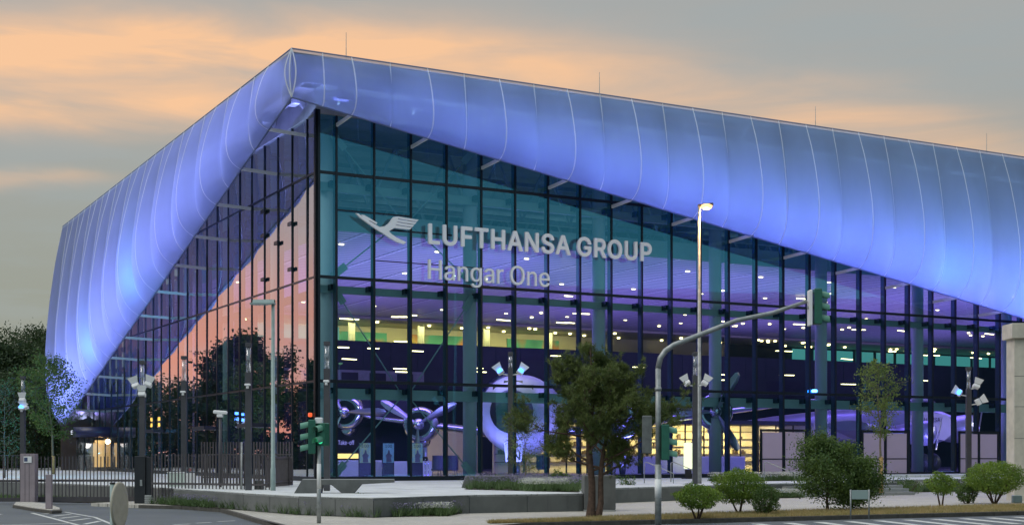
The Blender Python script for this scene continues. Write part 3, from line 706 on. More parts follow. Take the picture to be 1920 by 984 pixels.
# ------------------------------------------------------------------ text
GLY = {"bL":[.393,[[[.0505,-.0175],[.0605,-.02],[.362,-.02],[.3706,-.0175],[.3755,-.0137],[.3806,-.004],[.3809,.059],[.3755,.0707],[.3665,.0762],[.146,.077],[.145,.2975],[.145,.509],[.1428,.518],[.137,.5249],[.128,.5288],[.0605,.529],[.0515,.5271],[.047,.5241],[.0405,.5135],[.04,.0005],[.0425,-.0095]]]],"bU":[.517,[[[.2226,-.0255],[.2585,-.028],[.308,-.0236],[.3305,-.0192],[.3716,-.003],[.407,.0203],[.425,.0368],[.4372,.051],[.452,.0734],[.4675,.1095],[.4731,.132],[.477,.1725],[.4762,.5145],[.47,.5242],[.4655,.5271],[.4565,.529],[.389,.5286],[.38,.5242],[.3757,.519],[.373,.51],[.373,.1815],[.3704,.1545],[.3595,.123],[.3465,.105],[.3215,.0857],[.299,.0762],[.29,.0744],[.272,.072],[.245,.072],[.218,.0765],[.1955,.0863],[.1811,.096],[.1685,.1084],[.1584,.123],[.1486,.1455],[.1441,.177],[.1432,.5145],[.137,.5242],[.1325,.5271],[.1235,.529],[.056,.5286],[.047,.5242],[.0427,.519],[.04,.51],[.04,.1725],[.0439,.132],[.0495,.1095],[.0587,.087],[.0785,.0528],[.11,.0203],[.1415,-.0009],[.164,-.0113],[.1865,-.0192]]]],"bF":[.41,[[[.0505,-.0175],[.0605,-.02],[.128,-.0198],[.137,-.0159],[.1431,-.0085],[.145,.0005],[.146,.2],[.3485,.2012],[.3575,.2047],[.3638,.212],[.366,.221],[.3659,.2795],[.362,.2899],[.353,.2967],[.146,.299],[.146,.431],[.272,.432],[.371,.4321],[.3821,.437],[.386,.4415],[.3889,.4505],[.389,.509],[.3845,.5216],[.3755,.5279],[.0605,.529],[.0513,.527],[.0421,.518],[.04,.509],[.04,.0005],[.0425,-.0095]]]],"bT":[.449,[[[.1835,-.0175],[.1945,-.02],[.262,-.0194],[.271,-.0142],[.2766,-.004],[.277,.428],[.28,.4319],[.2845,.432],[.4195,.4322],[.4301,.437],[.434,.4415],[.4369,.4505],[.4365,.5135],[.4317,.5225],[.424,.5277],[.415,.529],[.2665,.529],[.0325,.529],[.0235,.5271],[.019,.5241],[.0125,.5135],[.0121,.4505],[.015,.4415],[.0235,.4339],[.0325,.432],[.1675,.432],[.172,.431],[.173,.428],[.173,.0005],[.1749,-.0085]]]],"bH":[.517,[[[.0505,-.0175],[.0605,-.02],[.128,-.0198],[.137,-.0159],[.1431,-.0085],[.145,.0005],[.146,.212],[.371,.212],[.372,.0005],[.3739,-.0085],[.3825,-.0175],[.3935,-.02],[.4565,-.02],[.4655,-.0181],[.4721,-.013],[.4751,-.0085],[.477,.0005],[.477,.509],[.4745,.5186],[.47,.5241],[.461,.5286],[.3935,.529],[.3834,.527],[.3742,.518],[.372,.509],[.371,.3097],[.1505,.309],[.145,.311],[.145,.509],[.1428,.518],[.1336,.527],[.1235,.529],[.0605,.529],[.0515,.5271],[.0453,.5225],[.0421,.518],[.04,.509],[.04,.0005],[.0425,-.0095]]]],"bA":[.48,[[[.0065,-.0175],[.0165,-.02],[.084,-.02],[.093,-.0183],[.0975,-.0155],[.1031,-.0085],[.1474,.1175],[.1515,.122],[.327,.122],[.3315,.1182],[.3752,-.004],[.381,-.0142],[.3855,-.0176],[.3945,-.02],[.462,-.02],[.471,-.0183],[.4755,-.0155],[.4826,-.004],[.4824,.005],[.3783,.2885],[.2957,.5135],[.291,.5222],[.2865,.526],[.2775,.5289],[.201,.529],[.1924,.527],[.1875,.5237],[.1814,.5135],[-.0034,.005],[-.0021,-.0085]],[[.1875,.219],[.1842,.221],[.1853,.2255],[.209,.293],[.237,.3826],[.2415,.3783],[.2524,.3425],[.2943,.221],[.291,.219]]]],"bN":[.523,[[[.0505,-.0175],[.0605,-.02],[.128,-.0198],[.1401,-.013],[.1446,-.004],[.144,.338],[.146,.3451],[.185,.2795],[.3718,-.013],[.38,-.0187],[.389,-.02],[.4655,-.0198],[.4725,-.0175],[.4782,-.013],[.4811,-.0085],[.483,.0005],[.483,.509],[.4808,.518],[.4745,.5253],[.4655,.5288],[.398,.529],[.3905,.527],[.3845,.5228],[.3795,.5135],[.379,.176],[.3784,.1715],[.3755,.168],[.1507,.5225],[.1415,.5282],[.1325,.529],[.0605,.529],[.0515,.5271],[.0453,.5225],[.0421,.518],[.04,.509],[.04,.0005],[.0425,-.0095]]]],"bS":[.447,[[[.186,-.0265],[.223,-.029],[.2725,-.0255],[.313,-.0147],[.349,.0017],[.367,.0137],[.3805,.0253],[.403,.0535],[.4119,.068],[.4191,.086],[.4248,.104],[.4266,.1175],[.4273,.158],[.4227,.1805],[.4145,.203],[.4067,.2165],[.3895,.2377],[.3728,.2525],[.34,.2728],[.3175,.2832],[.277,.2966],[.2185,.312],[.178,.3261],[.151,.3423],[.1394,.356],[.1353,.374],[.1364,.3875],[.1415,.401],[.1555,.4178],[.1735,.4287],[.187,.4338],[.223,.4388],[.241,.438],[.268,.4321],[.2905,.4205],[.307,.4055],[.3155,.3875],[.3189,.3695],[.322,.3648],[.331,.3589],[.403,.3581],[.412,.3613],[.4191,.3695],[.421,.3785],[.4193,.392],[.4111,.428],[.394,.4595],[.3715,.4848],[.3445,.505],[.322,.5171],[.286,.5288],[.25,.5348],[.223,.5358],[.1825,.532],[.1465,.5225],[.1105,.5063],[.0834,.4865],[.0587,.4595],[.0417,.428],[.0332,.392],[.0331,.3515],[.0379,.329],[.0476,.3065],[.0601,.2885],[.0745,.2726],[.1094,.248],[.151,.2291],[.259,.1975],[.2905,.1852],[.311,.1715],[.322,.158],[.3258,.14],[.323,.122],[.3175,.1101],[.3052,.095],[.286,.0824],[.268,.0749],[.25,.0712],[.223,.0692],[.1825,.0744],[.1645,.0812],[.1465,.0926],[.1375,.102],[.1306,.113],[.12,.149],[.1105,.1559],[.0385,.157],[.0295,.1551],[.0221,.149],[.0182,.14],[.0202,.1175],[.0301,.0815],[.0467,.05],[.0698,.023],[.088,.0087],[.1195,-.0091],[.1555,-.021]]]],"bG":[.52,[[[.231,-.0245],[.2655,-.0269],[.2925,-.026],[.342,-.0174],[.3825,-.0005],[.4031,.0115],[.4403,.043],[.467,.079],[.4791,.1015],[.4932,.1465],[.4971,.178],[.498,.2545],[.494,.268],[.4892,.2725],[.4815,.2757],[.2835,.276],[.2745,.2741],[.2671,.268],[.2632,.259],[.2632,.196],[.2671,.187],[.2745,.1809],[.2835,.179],[.3915,.179],[.3916,.169],[.3831,.142],[.3731,.124],[.3555,.103],[.3375,.09],[.3105,.0781],[.2835,.074],[.252,.074],[.2205,.0809],[.1959,.0925],[.18,.105],[.1612,.124],[.1492,.142],[.1362,.169],[.13,.1915],[.1244,.2275],[.1239,.277],[.131,.322],[.1366,.34],[.1518,.3715],[.162,.3861],[.18,.4049],[.196,.4165],[.2136,.4255],[.234,.4323],[.2655,.4359],[.2835,.435],[.3015,.4314],[.3285,.4209],[.3465,.4088],[.3645,.3907],[.3795,.367],[.3915,.3379],[.396,.3331],[.405,.3292],[.477,.3292],[.4887,.3355],[.4918,.34],[.494,.349],[.4868,.3805],[.4743,.412],[.4577,.439],[.4365,.4658],[.405,.4932],[.3915,.5014],[.351,.521],[.3285,.5279],[.297,.534],[.2655,.536],[.234,.5334],[.1845,.5225],[.1403,.502],[.1206,.4885],[.099,.4692],[.08,.448],[.0517,.403],[.0403,.376],[.0309,.3445],[.0216,.2905],[.02,.2545],[.0214,.2185],[.0309,.1645],[.0403,.133],[.0517,.106],[.0768,.0655],[.0959,.043],[.117,.0238],[.1395,.0074],[.1665,-.0058],[.2073,-.02]]]],"bR":[.449,[[[.0505,-.0175],[.0605,-.02],[.128,-.0198],[.137,-.0159],[.1431,-.0085],[.145,.0005],[.145,.176],[.1505,.178],[.2315,.178],[.2356,.176],[.3349,-.0085],[.3434,-.0175],[.353,-.02],[.425,-.02],[.4385,-.017],[.4432,-.013],[.4476,-.004],[.4456,.0095],[.3424,.1985],[.3753,.221],[.3884,.2345],[.4025,.2532],[.4139,.275],[.4227,.2975],[.429,.3335],[.4286,.374],[.4217,.41],[.407,.4435],[.3976,.4595],[.3862,.473],[.362,.4945],[.344,.5057],[.3215,.5155],[.2855,.5243],[.263,.5276],[.0605,.529],[.0515,.5271],[.047,.5241],[.0421,.518],[.04,.509],[.04,.0005],[.0425,-.0095]],[[.146,.275],[.146,.431],[.2495,.4316],[.272,.4279],[.2855,.4233],[.3035,.4112],[.3157,.3965],[.3209,.383],[.325,.3605],[.325,.3425],[.3217,.3245],[.317,.311],[.3015,.293],[.29,.2855],[.263,.2772],[.2315,.275]]]],"bO":[.533,[[[.2303,-.0245],[.2655,-.027],[.2925,-.026],[.324,-.0208],[.3735,-.004],[.396,.009],[.4173,.025],[.4365,.0424],[.4529,.061],[.4819,.106],[.5011,.16],[.508,.1915],[.5116,.2185],[.513,.2545],[.512,.286],[.5078,.3175],[.5011,.349],[.4927,.376],[.4815,.4026],[.4545,.4458],[.4325,.4705],[.414,.4867],[.3927,.502],[.369,.5141],[.3465,.5229],[.2977,.5335],[.2655,.5359],[.2385,.5338],[.189,.5234],[.162,.5128],[.1413,.502],[.1166,.484],[.099,.4682],[.081,.448],[.065,.4255],[.0527,.403],[.0403,.376],[.0319,.349],[.0216,.2905],[.02,.2545],[.021,.223],[.0258,.187],[.0403,.133],[.0644,.0835],[.081,.061],[.099,.0408],[.1395,.008],[.1665,-.0066],[.2115,-.0212]],[[.252,.0739],[.2205,.0804],[.1935,.0938],[.171,.1125],[.1521,.1375],[.1419,.1555],[.1305,.1879],[.1239,.232],[.1239,.277],[.13,.3175],[.1366,.34],[.1527,.3715],[.171,.3965],[.1958,.4165],[.2205,.4277],[.252,.4351],[.2835,.435],[.315,.4268],[.342,.4136],[.361,.3985],[.3825,.3704],[.3968,.34],[.4072,.2995],[.41,.2545],[.4073,.2095],[.3983,.1735],[.3891,.151],[.372,.124],[.3512,.1015],[.3374,.0925],[.3105,.0797],[.2835,.074]]]],"bP":[.445,[[[.0505,-.0175],[.0605,-.02],[.128,-.0198],[.137,-.0159],[.1431,-.0085],[.145,.0005],[.146,.1648],[.2585,.167],[.281,.1691],[.3035,.1738],[.326,.1816],[.3575,.199],[.3755,.2143],[.398,.2405],[.4146,.2705],[.425,.3065],[.429,.347],[.4276,.3695],[.4209,.4055],[.4088,.437],[.3977,.455],[.3742,.482],[.3567,.4955],[.3215,.5142],[.299,.5212],[.2585,.528],[.0605,.529],[.0513,.527],[.0425,.5186],[.04,.509],[.04,.0005],[.0425,-.0095]],[[.146,.263],[.146,.431],[.2315,.432],[.2585,.4302],[.2855,.4219],[.3027,.41],[.3105,.401],[.3173,.3875],[.3227,.3695],[.324,.356],[.3233,.329],[.3185,.311],[.3097,.293],[.3035,.2858],[.281,.2704],[.2585,.2647],[.2315,.262]]]],"rH":[.517,[[[.059,.0015],[.0615,-.001],[.066,-.001],[.12,-.001],[.1245,-.0004],[.126,.0015],[.126,.2265],[.129,.231],[.39,.231],[.3913,.0015],[.3945,-.001],[.453,-.001],[.4575,.0006],[.458,.4875],[.4575,.5091],[.3945,.51],[.391,.5055],[.39,.291],[.129,.2901],[.126,.294],[.126,.5055],[.1245,.51],[.0615,.51],[.059,.5055]]]],"ra":[.389,[[[.1354,-.0075],[.1575,-.0098],[.1845,-.0079],[.216,.0004],[.234,.0092],[.2475,.0191],[.2745,.051],[.276,.0465],[.2762,.0015],[.279,-.001],[.333,-.001],[.3375,.0006],[.338,.249],[.3365,.2715],[.3327,.294],[.3267,.312],[.3172,.33],[.3105,.3398],[.2925,.3564],[.2788,.366],[.2565,.3756],[.216,.3845],[.1665,.3836],[.144,.3797],[.1215,.3722],[.0855,.3531],[.0675,.3368],[.0579,.3255],[.0517,.3165],[.0413,.294],[.0426,.2895],[.099,.2732],[.1129,.294],[.135,.3137],[.1665,.327],[.1935,.3298],[.225,.3266],[.2475,.3165],[.2565,.3091],[.2648,.2985],[.2725,.276],[.2749,.258],[.274,.249],[.27,.2405],[.261,.2342],[.2475,.2298],[.1485,.2165],[.126,.2122],[.0945,.2028],[.0675,.188],[.054,.1764],[.041,.159],[.031,.132],[.0291,.1095],[.0316,.0825],[.0405,.0542],[.0594,.0285],[.081,.0112],[.108,-.0017]],[[.1665,.0464],[.1305,.0529],[.1215,.0572],[.1057,.069],[.099,.0784],[.0938,.0915],[.0933,.114],[.097,.1275],[.108,.1425],[.135,.1582],[.1665,.1659],[.2161,.1725],[.2475,.1777],[.2745,.1868],[.2748,.1365],[.2727,.1185],[.2679,.105],[.2565,.0849],[.234,.0635],[.207,.0511],[.1845,.0471]]]],"rn":[.41,[[[.052,.0015],[.0545,-.001],[.059,-.001],[.1085,-.001],[.113,-.0008],[.115,.0015],[.115,.24],[.1173,.2535],[.1261,.2805],[.139,.2985],[.1535,.3117],[.1715,.3214],[.1985,.3279],[.2255,.3269],[.239,.3239],[.2525,.3185],[.2705,.3049],[.2797,.294],[.287,.2805],[.2937,.2535],[.295,.2355],[.295,.0015],[.2975,-.001],[.302,-.001],[.3515,-.001],[.356,-.0008],[.358,.0015],[.358,.114],[.358,.24],[.3518,.294],[.3478,.3075],[.3392,.3255],[.3266,.3435],[.3081,.3615],[.293,.3709],[.2705,.3799],[.257,.383],[.2435,.3848],[.212,.385],[.1985,.3827],[.167,.3719],[.1499,.3615],[.1355,.3482],[.1175,.3232],[.113,.3255],[.1121,.3795],[.0545,.38],[.052,.375]]]],"rg":[.425,[[[.1712,-.1495],[.2065,-.152],[.2245,-.151],[.2605,-.1457],[.292,-.1366],[.319,-.1215],[.3397,-.1045],[.3588,-.0775],[.3643,-.064],[.37,-.046],[.373,-.028],[.373,.377],[.3685,.38],[.3145,.3798],[.312,.377],[.312,.323],[.31,.3204],[.2785,.3579],[.2605,.37],[.2425,.3785],[.22,.3842],[.1975,.385],[.1615,.3822],[.1435,.3772],[.112,.3621],[.0966,.35],[.0749,.3275],[.0626,.3095],[.0535,.292],[.0456,.2735],[.042,.26],[.0357,.233],[.0331,.1925],[.0343,.1655],[.0413,.125],[.0535,.0912],[.0625,.0747],[.0749,.0575],[.0985,.0351],[.1255,.0192],[.157,.0078],[.1795,.0049],[.211,.0043],[.2335,.0081],[.2605,.0187],[.2868,.0395],[.3055,.0652],[.31,.062],[.31,-.0055],[.3065,-.037],[.3011,-.0505],[.2925,-.064],[.2695,-.0821],[.2425,-.0924],[.2245,-.095],[.193,-.0958],[.166,-.0916],[.1345,-.0758],[.1171,-.0595],[.103,-.0416],[.0985,-.0413],[.0507,-.0685],[.0537,-.0775],[.067,-.0965],[.0793,-.109],[.0985,-.1241],[.1345,-.1412]],[[.1885,.0614],[.166,.0666],[.1435,.0784],[.13,.0905],[.115,.1115],[.1055,.134],[.0992,.161],[.097,.1925],[.0988,.2195],[.1055,.251],[.1149,.2735],[.1229,.287],[.139,.3053],[.157,.3178],[.1795,.3262],[.202,.3288],[.22,.3277],[.2335,.3251],[.256,.3164],[.274,.3024],[.2924,.278],[.3039,.251],[.3071,.2375],[.311,.206],[.3108,.1745],[.3071,.1475],[.2986,.1205],[.286,.098],[.274,.0844],[.256,.0714],[.2425,.0659],[.2155,.0608]]]],"rr":[.259,[[[.052,.0015],[.0545,-.001],[.059,-.001],[.1085,-.001],[.113,-.0008],[.115,.0015],[.115,.2445],[.1191,.267],[.1265,.2827],[.1355,.2947],[.1496,.3075],[.1715,.3191],[.185,.3228],[.2075,.325],[.2435,.3219],[.244,.384],[.2255,.386],[.194,.3841],[.1625,.3749],[.1445,.363],[.126,.3435],[.1175,.3289],[.113,.33],[.1121,.3795],[.0536,.3795],[.052,.375]]]],"rO":[.533,[[[.2319,-.0055],[.2665,-.008],[.2935,-.0069],[.316,-.0032],[.3655,.0133],[.3835,.0236],[.405,.0395],[.4202,.053],[.4375,.0722],[.4655,.116],[.4829,.1655],[.4925,.2195],[.4931,.2825],[.4883,.3185],[.4754,.368],[.4645,.394],[.4505,.4175],[.4385,.4355],[.4228,.4535],[.4026,.4715],[.3841,.485],[.361,.4969],[.3385,.5054],[.298,.5142],[.2665,.517],[.244,.5152],[.217,.511],[.1945,.5052],[.172,.4965],[.1498,.485],[.127,.4678],[.1112,.4535],[.0954,.4355],[.082,.4167],[.0685,.3921],[.0576,.368],[.0507,.3455],[.0439,.314],[.0403,.287],[.04,.224],[.0441,.1925],[.0586,.1385],[.0806,.0935],[.1135,.0532],[.1495,.0242],[.172,.0116],[.217,-.003]],[[.235,.0575],[.217,.0616],[.2035,.0671],[.1855,.0764],[.172,.0858],[.1467,.1115],[.1268,.143],[.1119,.1835],[.1051,.2285],[.1041,.2555],[.1077,.3005],[.1128,.3275],[.1259,.3635],[.145,.3951],[.1585,.4109],[.1716,.422],[.1855,.4327],[.199,.4399],[.2305,.4505],[.2665,.455],[.2935,.4525],[.334,.4399],[.361,.4238],[.3777,.4085],[.4005,.377],[.4151,.3455],[.4262,.3005],[.4289,.2555],[.4261,.206],[.4157,.1655],[.3992,.1295],[.3755,.098],[.361,.0852],[.334,.0692],[.316,.0615],[.3025,.0582],[.2665,.054]]]],"re":[.404,[[[.1804,-.0065],[.2155,-.009],[.2425,-.0069],[.256,-.005],[.2815,.0025],[.2965,.0097],[.319,.0241],[.3438,.0475],[.358,.07],[.3651,.088],[.364,.0917],[.3055,.1057],[.2961,.088],[.2875,.0769],[.2695,.0612],[.256,.0549],[.238,.049],[.22,.047],[.1975,.0482],[.175,.0526],[.1534,.061],[.1435,.0675],[.1307,.079],[.1169,.097],[.1092,.1105],[.1018,.133],[.099,.1465],[.0985,.1664],[.103,.168],[.3685,.168],[.3707,.169],[.372,.1735],[.372,.2005],[.372,.214],[.367,.25],[.3582,.2815],[.3505,.299],[.3374,.322],[.3212,.34],[.2875,.3657],[.265,.3754],[.2425,.3819],[.2155,.385],[.184,.3839],[.148,.376],[.13,.3686],[.0986,.349],[.0853,.3355],[.0639,.3085],[.0542,.2905],[.0406,.25],[.034,.2095],[.033,.187],[.034,.1645],[.0417,.1195],[.0476,.1015],[.0628,.07],[.0756,.052],[.0895,.0364],[.1153,.016],[.13,.0084],[.1525,-.0004]],[[.0985,.222],[.0985,.232],[.1051,.259],[.121,.288],[.1435,.3098],[.166,.3224],[.1795,.3261],[.202,.3288],[.229,.3272],[.2552,.3175],[.2771,.2995],[.2872,.286],[.2973,.268],[.3067,.232],[.3055,.222]]]],"rT":[.449,[[[.1923,.0015],[.1955,-.001],[.254,-.001],[.2578,.0015],[.2585,.4492],[.263,.451],[.416,.451],[.418,.456],[.418,.5055],[.416,.51],[.2585,.51],[.0335,.51],[.031,.5055],[.031,.456],[.0335,.451],[.1865,.451],[.191,.45],[.192,.447]]]],"rk":[.381,[[[.052,.0015],[.0545,-.001],[.059,-.001],[.1085,-.001],[.113,-.0008],[.115,.0015],[.1158,.141],[.1535,.1759],[.293,-.0001],[.365,-.001],[.3695,-.0008],[.3721,.0015],[.2049,.213],[.2035,.2175],[.3399,.357],[.3605,.3798],[.284,.38],[.122,.2145],[.1175,.213],[.115,.2175],[.115,.5055],[.113,.51],[.0545,.51],[.052,.5055]]]],"r-":[.453,[[[.113,.1895],[.1155,.187],[.336,.1873],[.338,.1895],[.3377,.2435],[.336,.245],[.1155,.245],[.1136,.2435],[.113,.239]]]],"ro":[.415,[[[.1774,-.0065],[.2065,-.009],[.247,-.005],[.283,.0074],[.3006,.016],[.313,.025],[.328,.0386],[.3522,.07],[.3674,.1015],[.3788,.142],[.382,.187],[.3791,.232],[.3682,.2725],[.3508,.3085],[.328,.3373],[.301,.3598],[.265,.377],[.238,.3824],[.2065,.385],[.1885,.3841],[.1525,.3776],[.13,.3685],[.103,.351],[.0854,.3355],[.0625,.3054],[.0468,.2725],[.0369,.232],[.033,.187],[.0372,.142],[.0476,.1015],[.0628,.07],[.0873,.0385],[.1165,.0152],[.148,.0007]],[[.202,.0474],[.166,.0546],[.1475,.0655],[.1281,.0835],[.1083,.1195],[.0996,.1555],[.097,.187],[.0993,.2185],[.1052,.2455],[.1137,.268],[.1272,.2905],[.1449,.3085],[.166,.3214],[.1795,.326],[.211,.3287],[.238,.3253],[.2605,.3154],[.2785,.3018],[.2941,.2815],[.3021,.268],[.3137,.232],[.318,.2005],[.318,.1735],[.3143,.1465],[.3051,.115],[.301,.1054],[.283,.0789],[.2611,.061],[.247,.0538],[.22,.0479]]]],"rf":[.254,[[[.0803,.0015],[.084,-.001],[.138,-.001],[.143,.0015],[.143,.321],[.1448,.3255],[.2235,.326],[.228,.327],[.229,.33],[.228,.38],[.147,.38],[.143,.384],[.143,.429],[.1472,.447],[.1562,.4605],[.174,.4706],[.201,.473],[.228,.4687],[.2421,.5145],[.2434,.519],[.2415,.522],[.228,.527],[.192,.531],[.156,.5272],[.138,.5213],[.125,.5145],[.111,.5048],[.1029,.4965],[.0898,.4785],[.0859,.4695],[.08,.4425],[.0795,.3817],[.075,.38],[.0075,.38],[.005,.375],[.005,.33],[.0075,.3263],[.0802,.3255]]]],"r1":[.453,[[[.075,.0015],[.0775,-.001],[.082,-.001],[.388,-.001],[.3918,.0015],[.392,.051],[.3901,.0555],[.28,.0561],[.277,.06],[.277,.5055],[.2755,.51],[.199,.51],[.1855,.5011],[.087,.429],[.085,.4245],[.085,.3615],[.0865,.3573],[.091,.3604],[.208,.446],[.2109,.4425],[.211,.06],[.208,.0561],[.2035,.056],[.0775,.056],[.075,.051]]]],"r0":[.453,[[[.197,-.0055],[.2295,-.0079],[.2475,-.0071],[.27,-.0027],[.288,.0027],[.306,.0114],[.3375,.0354],[.3532,.053],[.3771,.0935],[.3931,.1385],[.403,.1925],[.406,.2555],[.4027,.3185],[.3935,.368],[.3758,.4175],[.351,.4577],[.3388,.4715],[.324,.4845],[.306,.497],[.2925,.5031],[.27,.5117],[.2565,.5139],[.225,.5168],[.1845,.5121],[.1485,.4978],[.1305,.4856],[.1142,.4715],[.0988,.4535],[.0765,.416],[.0595,.368],[.0503,.3185],[.047,.2555],[.05,.1925],[.0599,.1385],[.0765,.0921],[.0999,.053],[.1305,.0225],[.164,.0035]],[[.207,.0521],[.1845,.06],[.162,.0764],[.1446,.098],[.1305,.1252],[.1185,.1655],[.112,.206],[.1101,.2555],[.1123,.305],[.1189,.3455],[.1251,.368],[.138,.3995],[.153,.4232],[.1755,.4437],[.198,.4549],[.225,.4589],[.243,.4575],[.2565,.4543],[.2684,.449],[.279,.4427],[.2925,.4311],[.3071,.413],[.3231,.3815],[.3341,.3455],[.3407,.305],[.3429,.2555],[.341,.206],[.3345,.1655],[.3241,.1295],[.315,.1095],[.2989,.0845],[.279,.0663],[.2565,.0547],[.2385,.051]]]],"rL":[.393,[[[.059,.0015],[.0615,-.001],[.066,-.001],[.3585,-.001],[.3617,.0015],[.362,.051],[.3617,.0555],[.3585,.058],[.129,.058],[.1264,.06],[.126,.2715],[.126,.5055],[.1245,.51],[.0615,.51],[.059,.5055]]]],"rU":[.517,[[[.2239,-.0065],[.2595,-.009],[.3045,-.0049],[.327,-.0004],[.363,.0139],[.3945,.0346],[.4207,.061],[.4335,.079],[.4493,.115],[.4567,.151],[.458,.1735],[.458,.5065],[.453,.51],[.3945,.5097],[.392,.5065],[.392,.178],[.3882,.1465],[.3768,.115],[.3609,.0925],[.3315,.0695],[.309,.0596],[.2955,.0561],[.273,.053],[.246,.053],[.228,.0549],[.21,.0592],[.1875,.0689],[.1661,.0835],[.1497,.1015],[.1411,.115],[.131,.1375],[.125,.178],[.125,.5065],[.12,.51],[.0615,.5097],[.059,.5065],[.059,.1735],[.0603,.151],[.0677,.115],[.075,.0968],[.093,.0653],[.1233,.034],[.1515,.0153],[.1695,.007],[.192,-.001]]]],"rF":[.41,[[[.059,.0015],[.0615,-.001],[.066,-.001],[.12,-.001],[.1245,-.0004],[.126,.0015],[.126,.213],[.1262,.2175],[.129,.22],[.345,.22],[.347,.222],[.347,.276],[.345,.2786],[.129,.279],[.1268,.2805],[.126,.447],[.129,.4509],[.2055,.451],[.3675,.451],[.37,.456],[.37,.5055],[.3675,.51],[.0615,.51],[.059,.5055]]]],"rS":[.447,[[[.187,-.0075],[.224,-.01],[.269,-.0068],[.305,.0026],[.341,.0191],[.368,.0397],[.3875,.0645],[.4009,.0915],[.4054,.105],[.4081,.123],[.4086,.1545],[.404,.177],[.3972,.195],[.3905,.2065],[.377,.223],[.359,.2392],[.332,.2555],[.3095,.2658],[.2735,.2779],[.2125,.294],[.17,.3087],[.152,.3183],[.1385,.3281],[.1274,.339],[.1221,.348],[.117,.366],[.1164,.3795],[.1194,.3975],[.1284,.4155],[.143,.4322],[.152,.4385],[.1745,.4497],[.2015,.4561],[.224,.4579],[.242,.4571],[.2735,.4503],[.2911,.4425],[.3102,.429],[.323,.4159],[.3339,.393],[.3365,.3783],[.341,.377],[.395,.377],[.3995,.3771],[.4018,.3795],[.3973,.4065],[.3919,.4245],[.377,.4505],[.359,.4704],[.332,.4905],[.314,.4998],[.2825,.5101],[.2465,.516],[.224,.5168],[.188,.5138],[.152,.5043],[.1205,.4902],[.0935,.4699],[.0733,.447],[.059,.42],[.052,.3885],[.0521,.3525],[.0562,.3345],[.0617,.321],[.0755,.2997],[.0845,.2892],[.098,.2781],[.1205,.2636],[.161,.2456],[.2645,.2156],[.296,.2039],[.3232,.186],[.3322,.177],[.3403,.1635],[.3448,.141],[.3418,.1185],[.3365,.1048],[.323,.0858],[.314,.0775],[.287,.0616],[.2645,.0544],[.2465,.0517],[.224,.05],[.188,.054],[.17,.0586],[.1475,.0689],[.1295,.0821],[.1183,.096],[.1132,.105],[.1045,.1365],[.1025,.138],[.0395,.138],[.0376,.1365],[.0393,.1185],[.0484,.087],[.0629,.06],[.0845,.0353],[.1115,.0162],[.1295,.0074],[.161,-.0028]]]],"rA":[.48,[[[.0155,.0015],[.0175,-.0007],[.022,-.001],[.085,-.0004],[.1345,.138],[.139,.141],[.3415,.141],[.3451,.1365],[.3934,.0015],[.3955,-.0007],[.4,-.001],[.4585,-.001],[.463,.0006],[.366,.267],[.2784,.5055],[.274,.51],[.202,.51],[.1987,.5055]],[[.1615,.2],[.1577,.204],[.1908,.2985],[.238,.4496],[.2584,.3885],[.2856,.303],[.321,.204],[.319,.2004],[.3145,.2]]]],"rt":[.227,[[[.1414,-.0025],[.183,-.0048],[.1965,-.0031],[.2135,.002],[.2036,.0515],[.201,.0545],[.165,.051],[.147,.0548],[.1341,.065],[.127,.092],[.127,.3215],[.129,.326],[.201,.326],[.205,.3305],[.205,.3755],[.201,.38],[.129,.38],[.127,.3845],[.127,.4385],[.1267,.47],[.1245,.472],[.066,.472],[.064,.47],[.064,.3845],[.0615,.38],[.0075,.38],[.005,.3755],[.005,.3305],[.0075,.326],[.0615,.326],[.064,.3215],[.0641,.092],[.0677,.0605],[.0801,.0335],[.0918,.02],[.1155,.0047]]]],"rc":[.396,[[[.1774,-.0065],[.2065,-.009],[.229,-.008],[.2605,-.0021],[.2785,.0044],[.2965,.014],[.3145,.0262],[.3358,.0475],[.3513,.07],[.3625,.097],[.3638,.1015],[.3595,.1039],[.3055,.1177],[.3024,.115],[.2965,.0987],[.2875,.0841],[.265,.0627],[.2515,.0559],[.229,.049],[.2065,.047],[.193,.048],[.1705,.0532],[.148,.0651],[.1281,.0835],[.1101,.115],[.0989,.16],[.097,.187],[.0988,.214],[.1096,.259],[.1272,.2905],[.1435,.3073],[.157,.3169],[.1795,.326],[.193,.328],[.2155,.3289],[.2335,.3263],[.247,.3223],[.2695,.31],[.2849,.295],[.2939,.2815],[.301,.2648],[.3055,.2616],[.3623,.277],[.355,.2979],[.337,.3277],[.319,.3462],[.2965,.3624],[.2695,.3752],[.238,.3832],[.2155,.385],[.1885,.3841],[.1525,.3776],[.1345,.3707],[.1165,.3608],[.0854,.3355],[.0625,.3054],[.0468,.2725],[.0414,.2545],[.0339,.2095],[.0341,.1645],[.0408,.124],[.0476,.1015],[.0557,.0835],[.0656,.0655],[.0756,.052],[.0873,.0385],[.103,.025],[.1165,.0152],[.1345,.0063],[.1525,-.0007]]]],"rE":[.419,[[[.059,.0015],[.0615,-.001],[.066,-.001],[.372,-.001],[.3758,.0015],[.3758,.0555],[.372,.058],[.129,.058],[.1264,.06],[.126,.0645],[.1268,.2265],[.129,.228],[.354,.2284],[.356,.231],[.356,.285],[.354,.287],[.138,.287],[.129,.287],[.1262,.2895],[.126,.447],[.129,.4509],[.3726,.4515],[.372,.51],[.0615,.51],[.059,.5055]]]]}
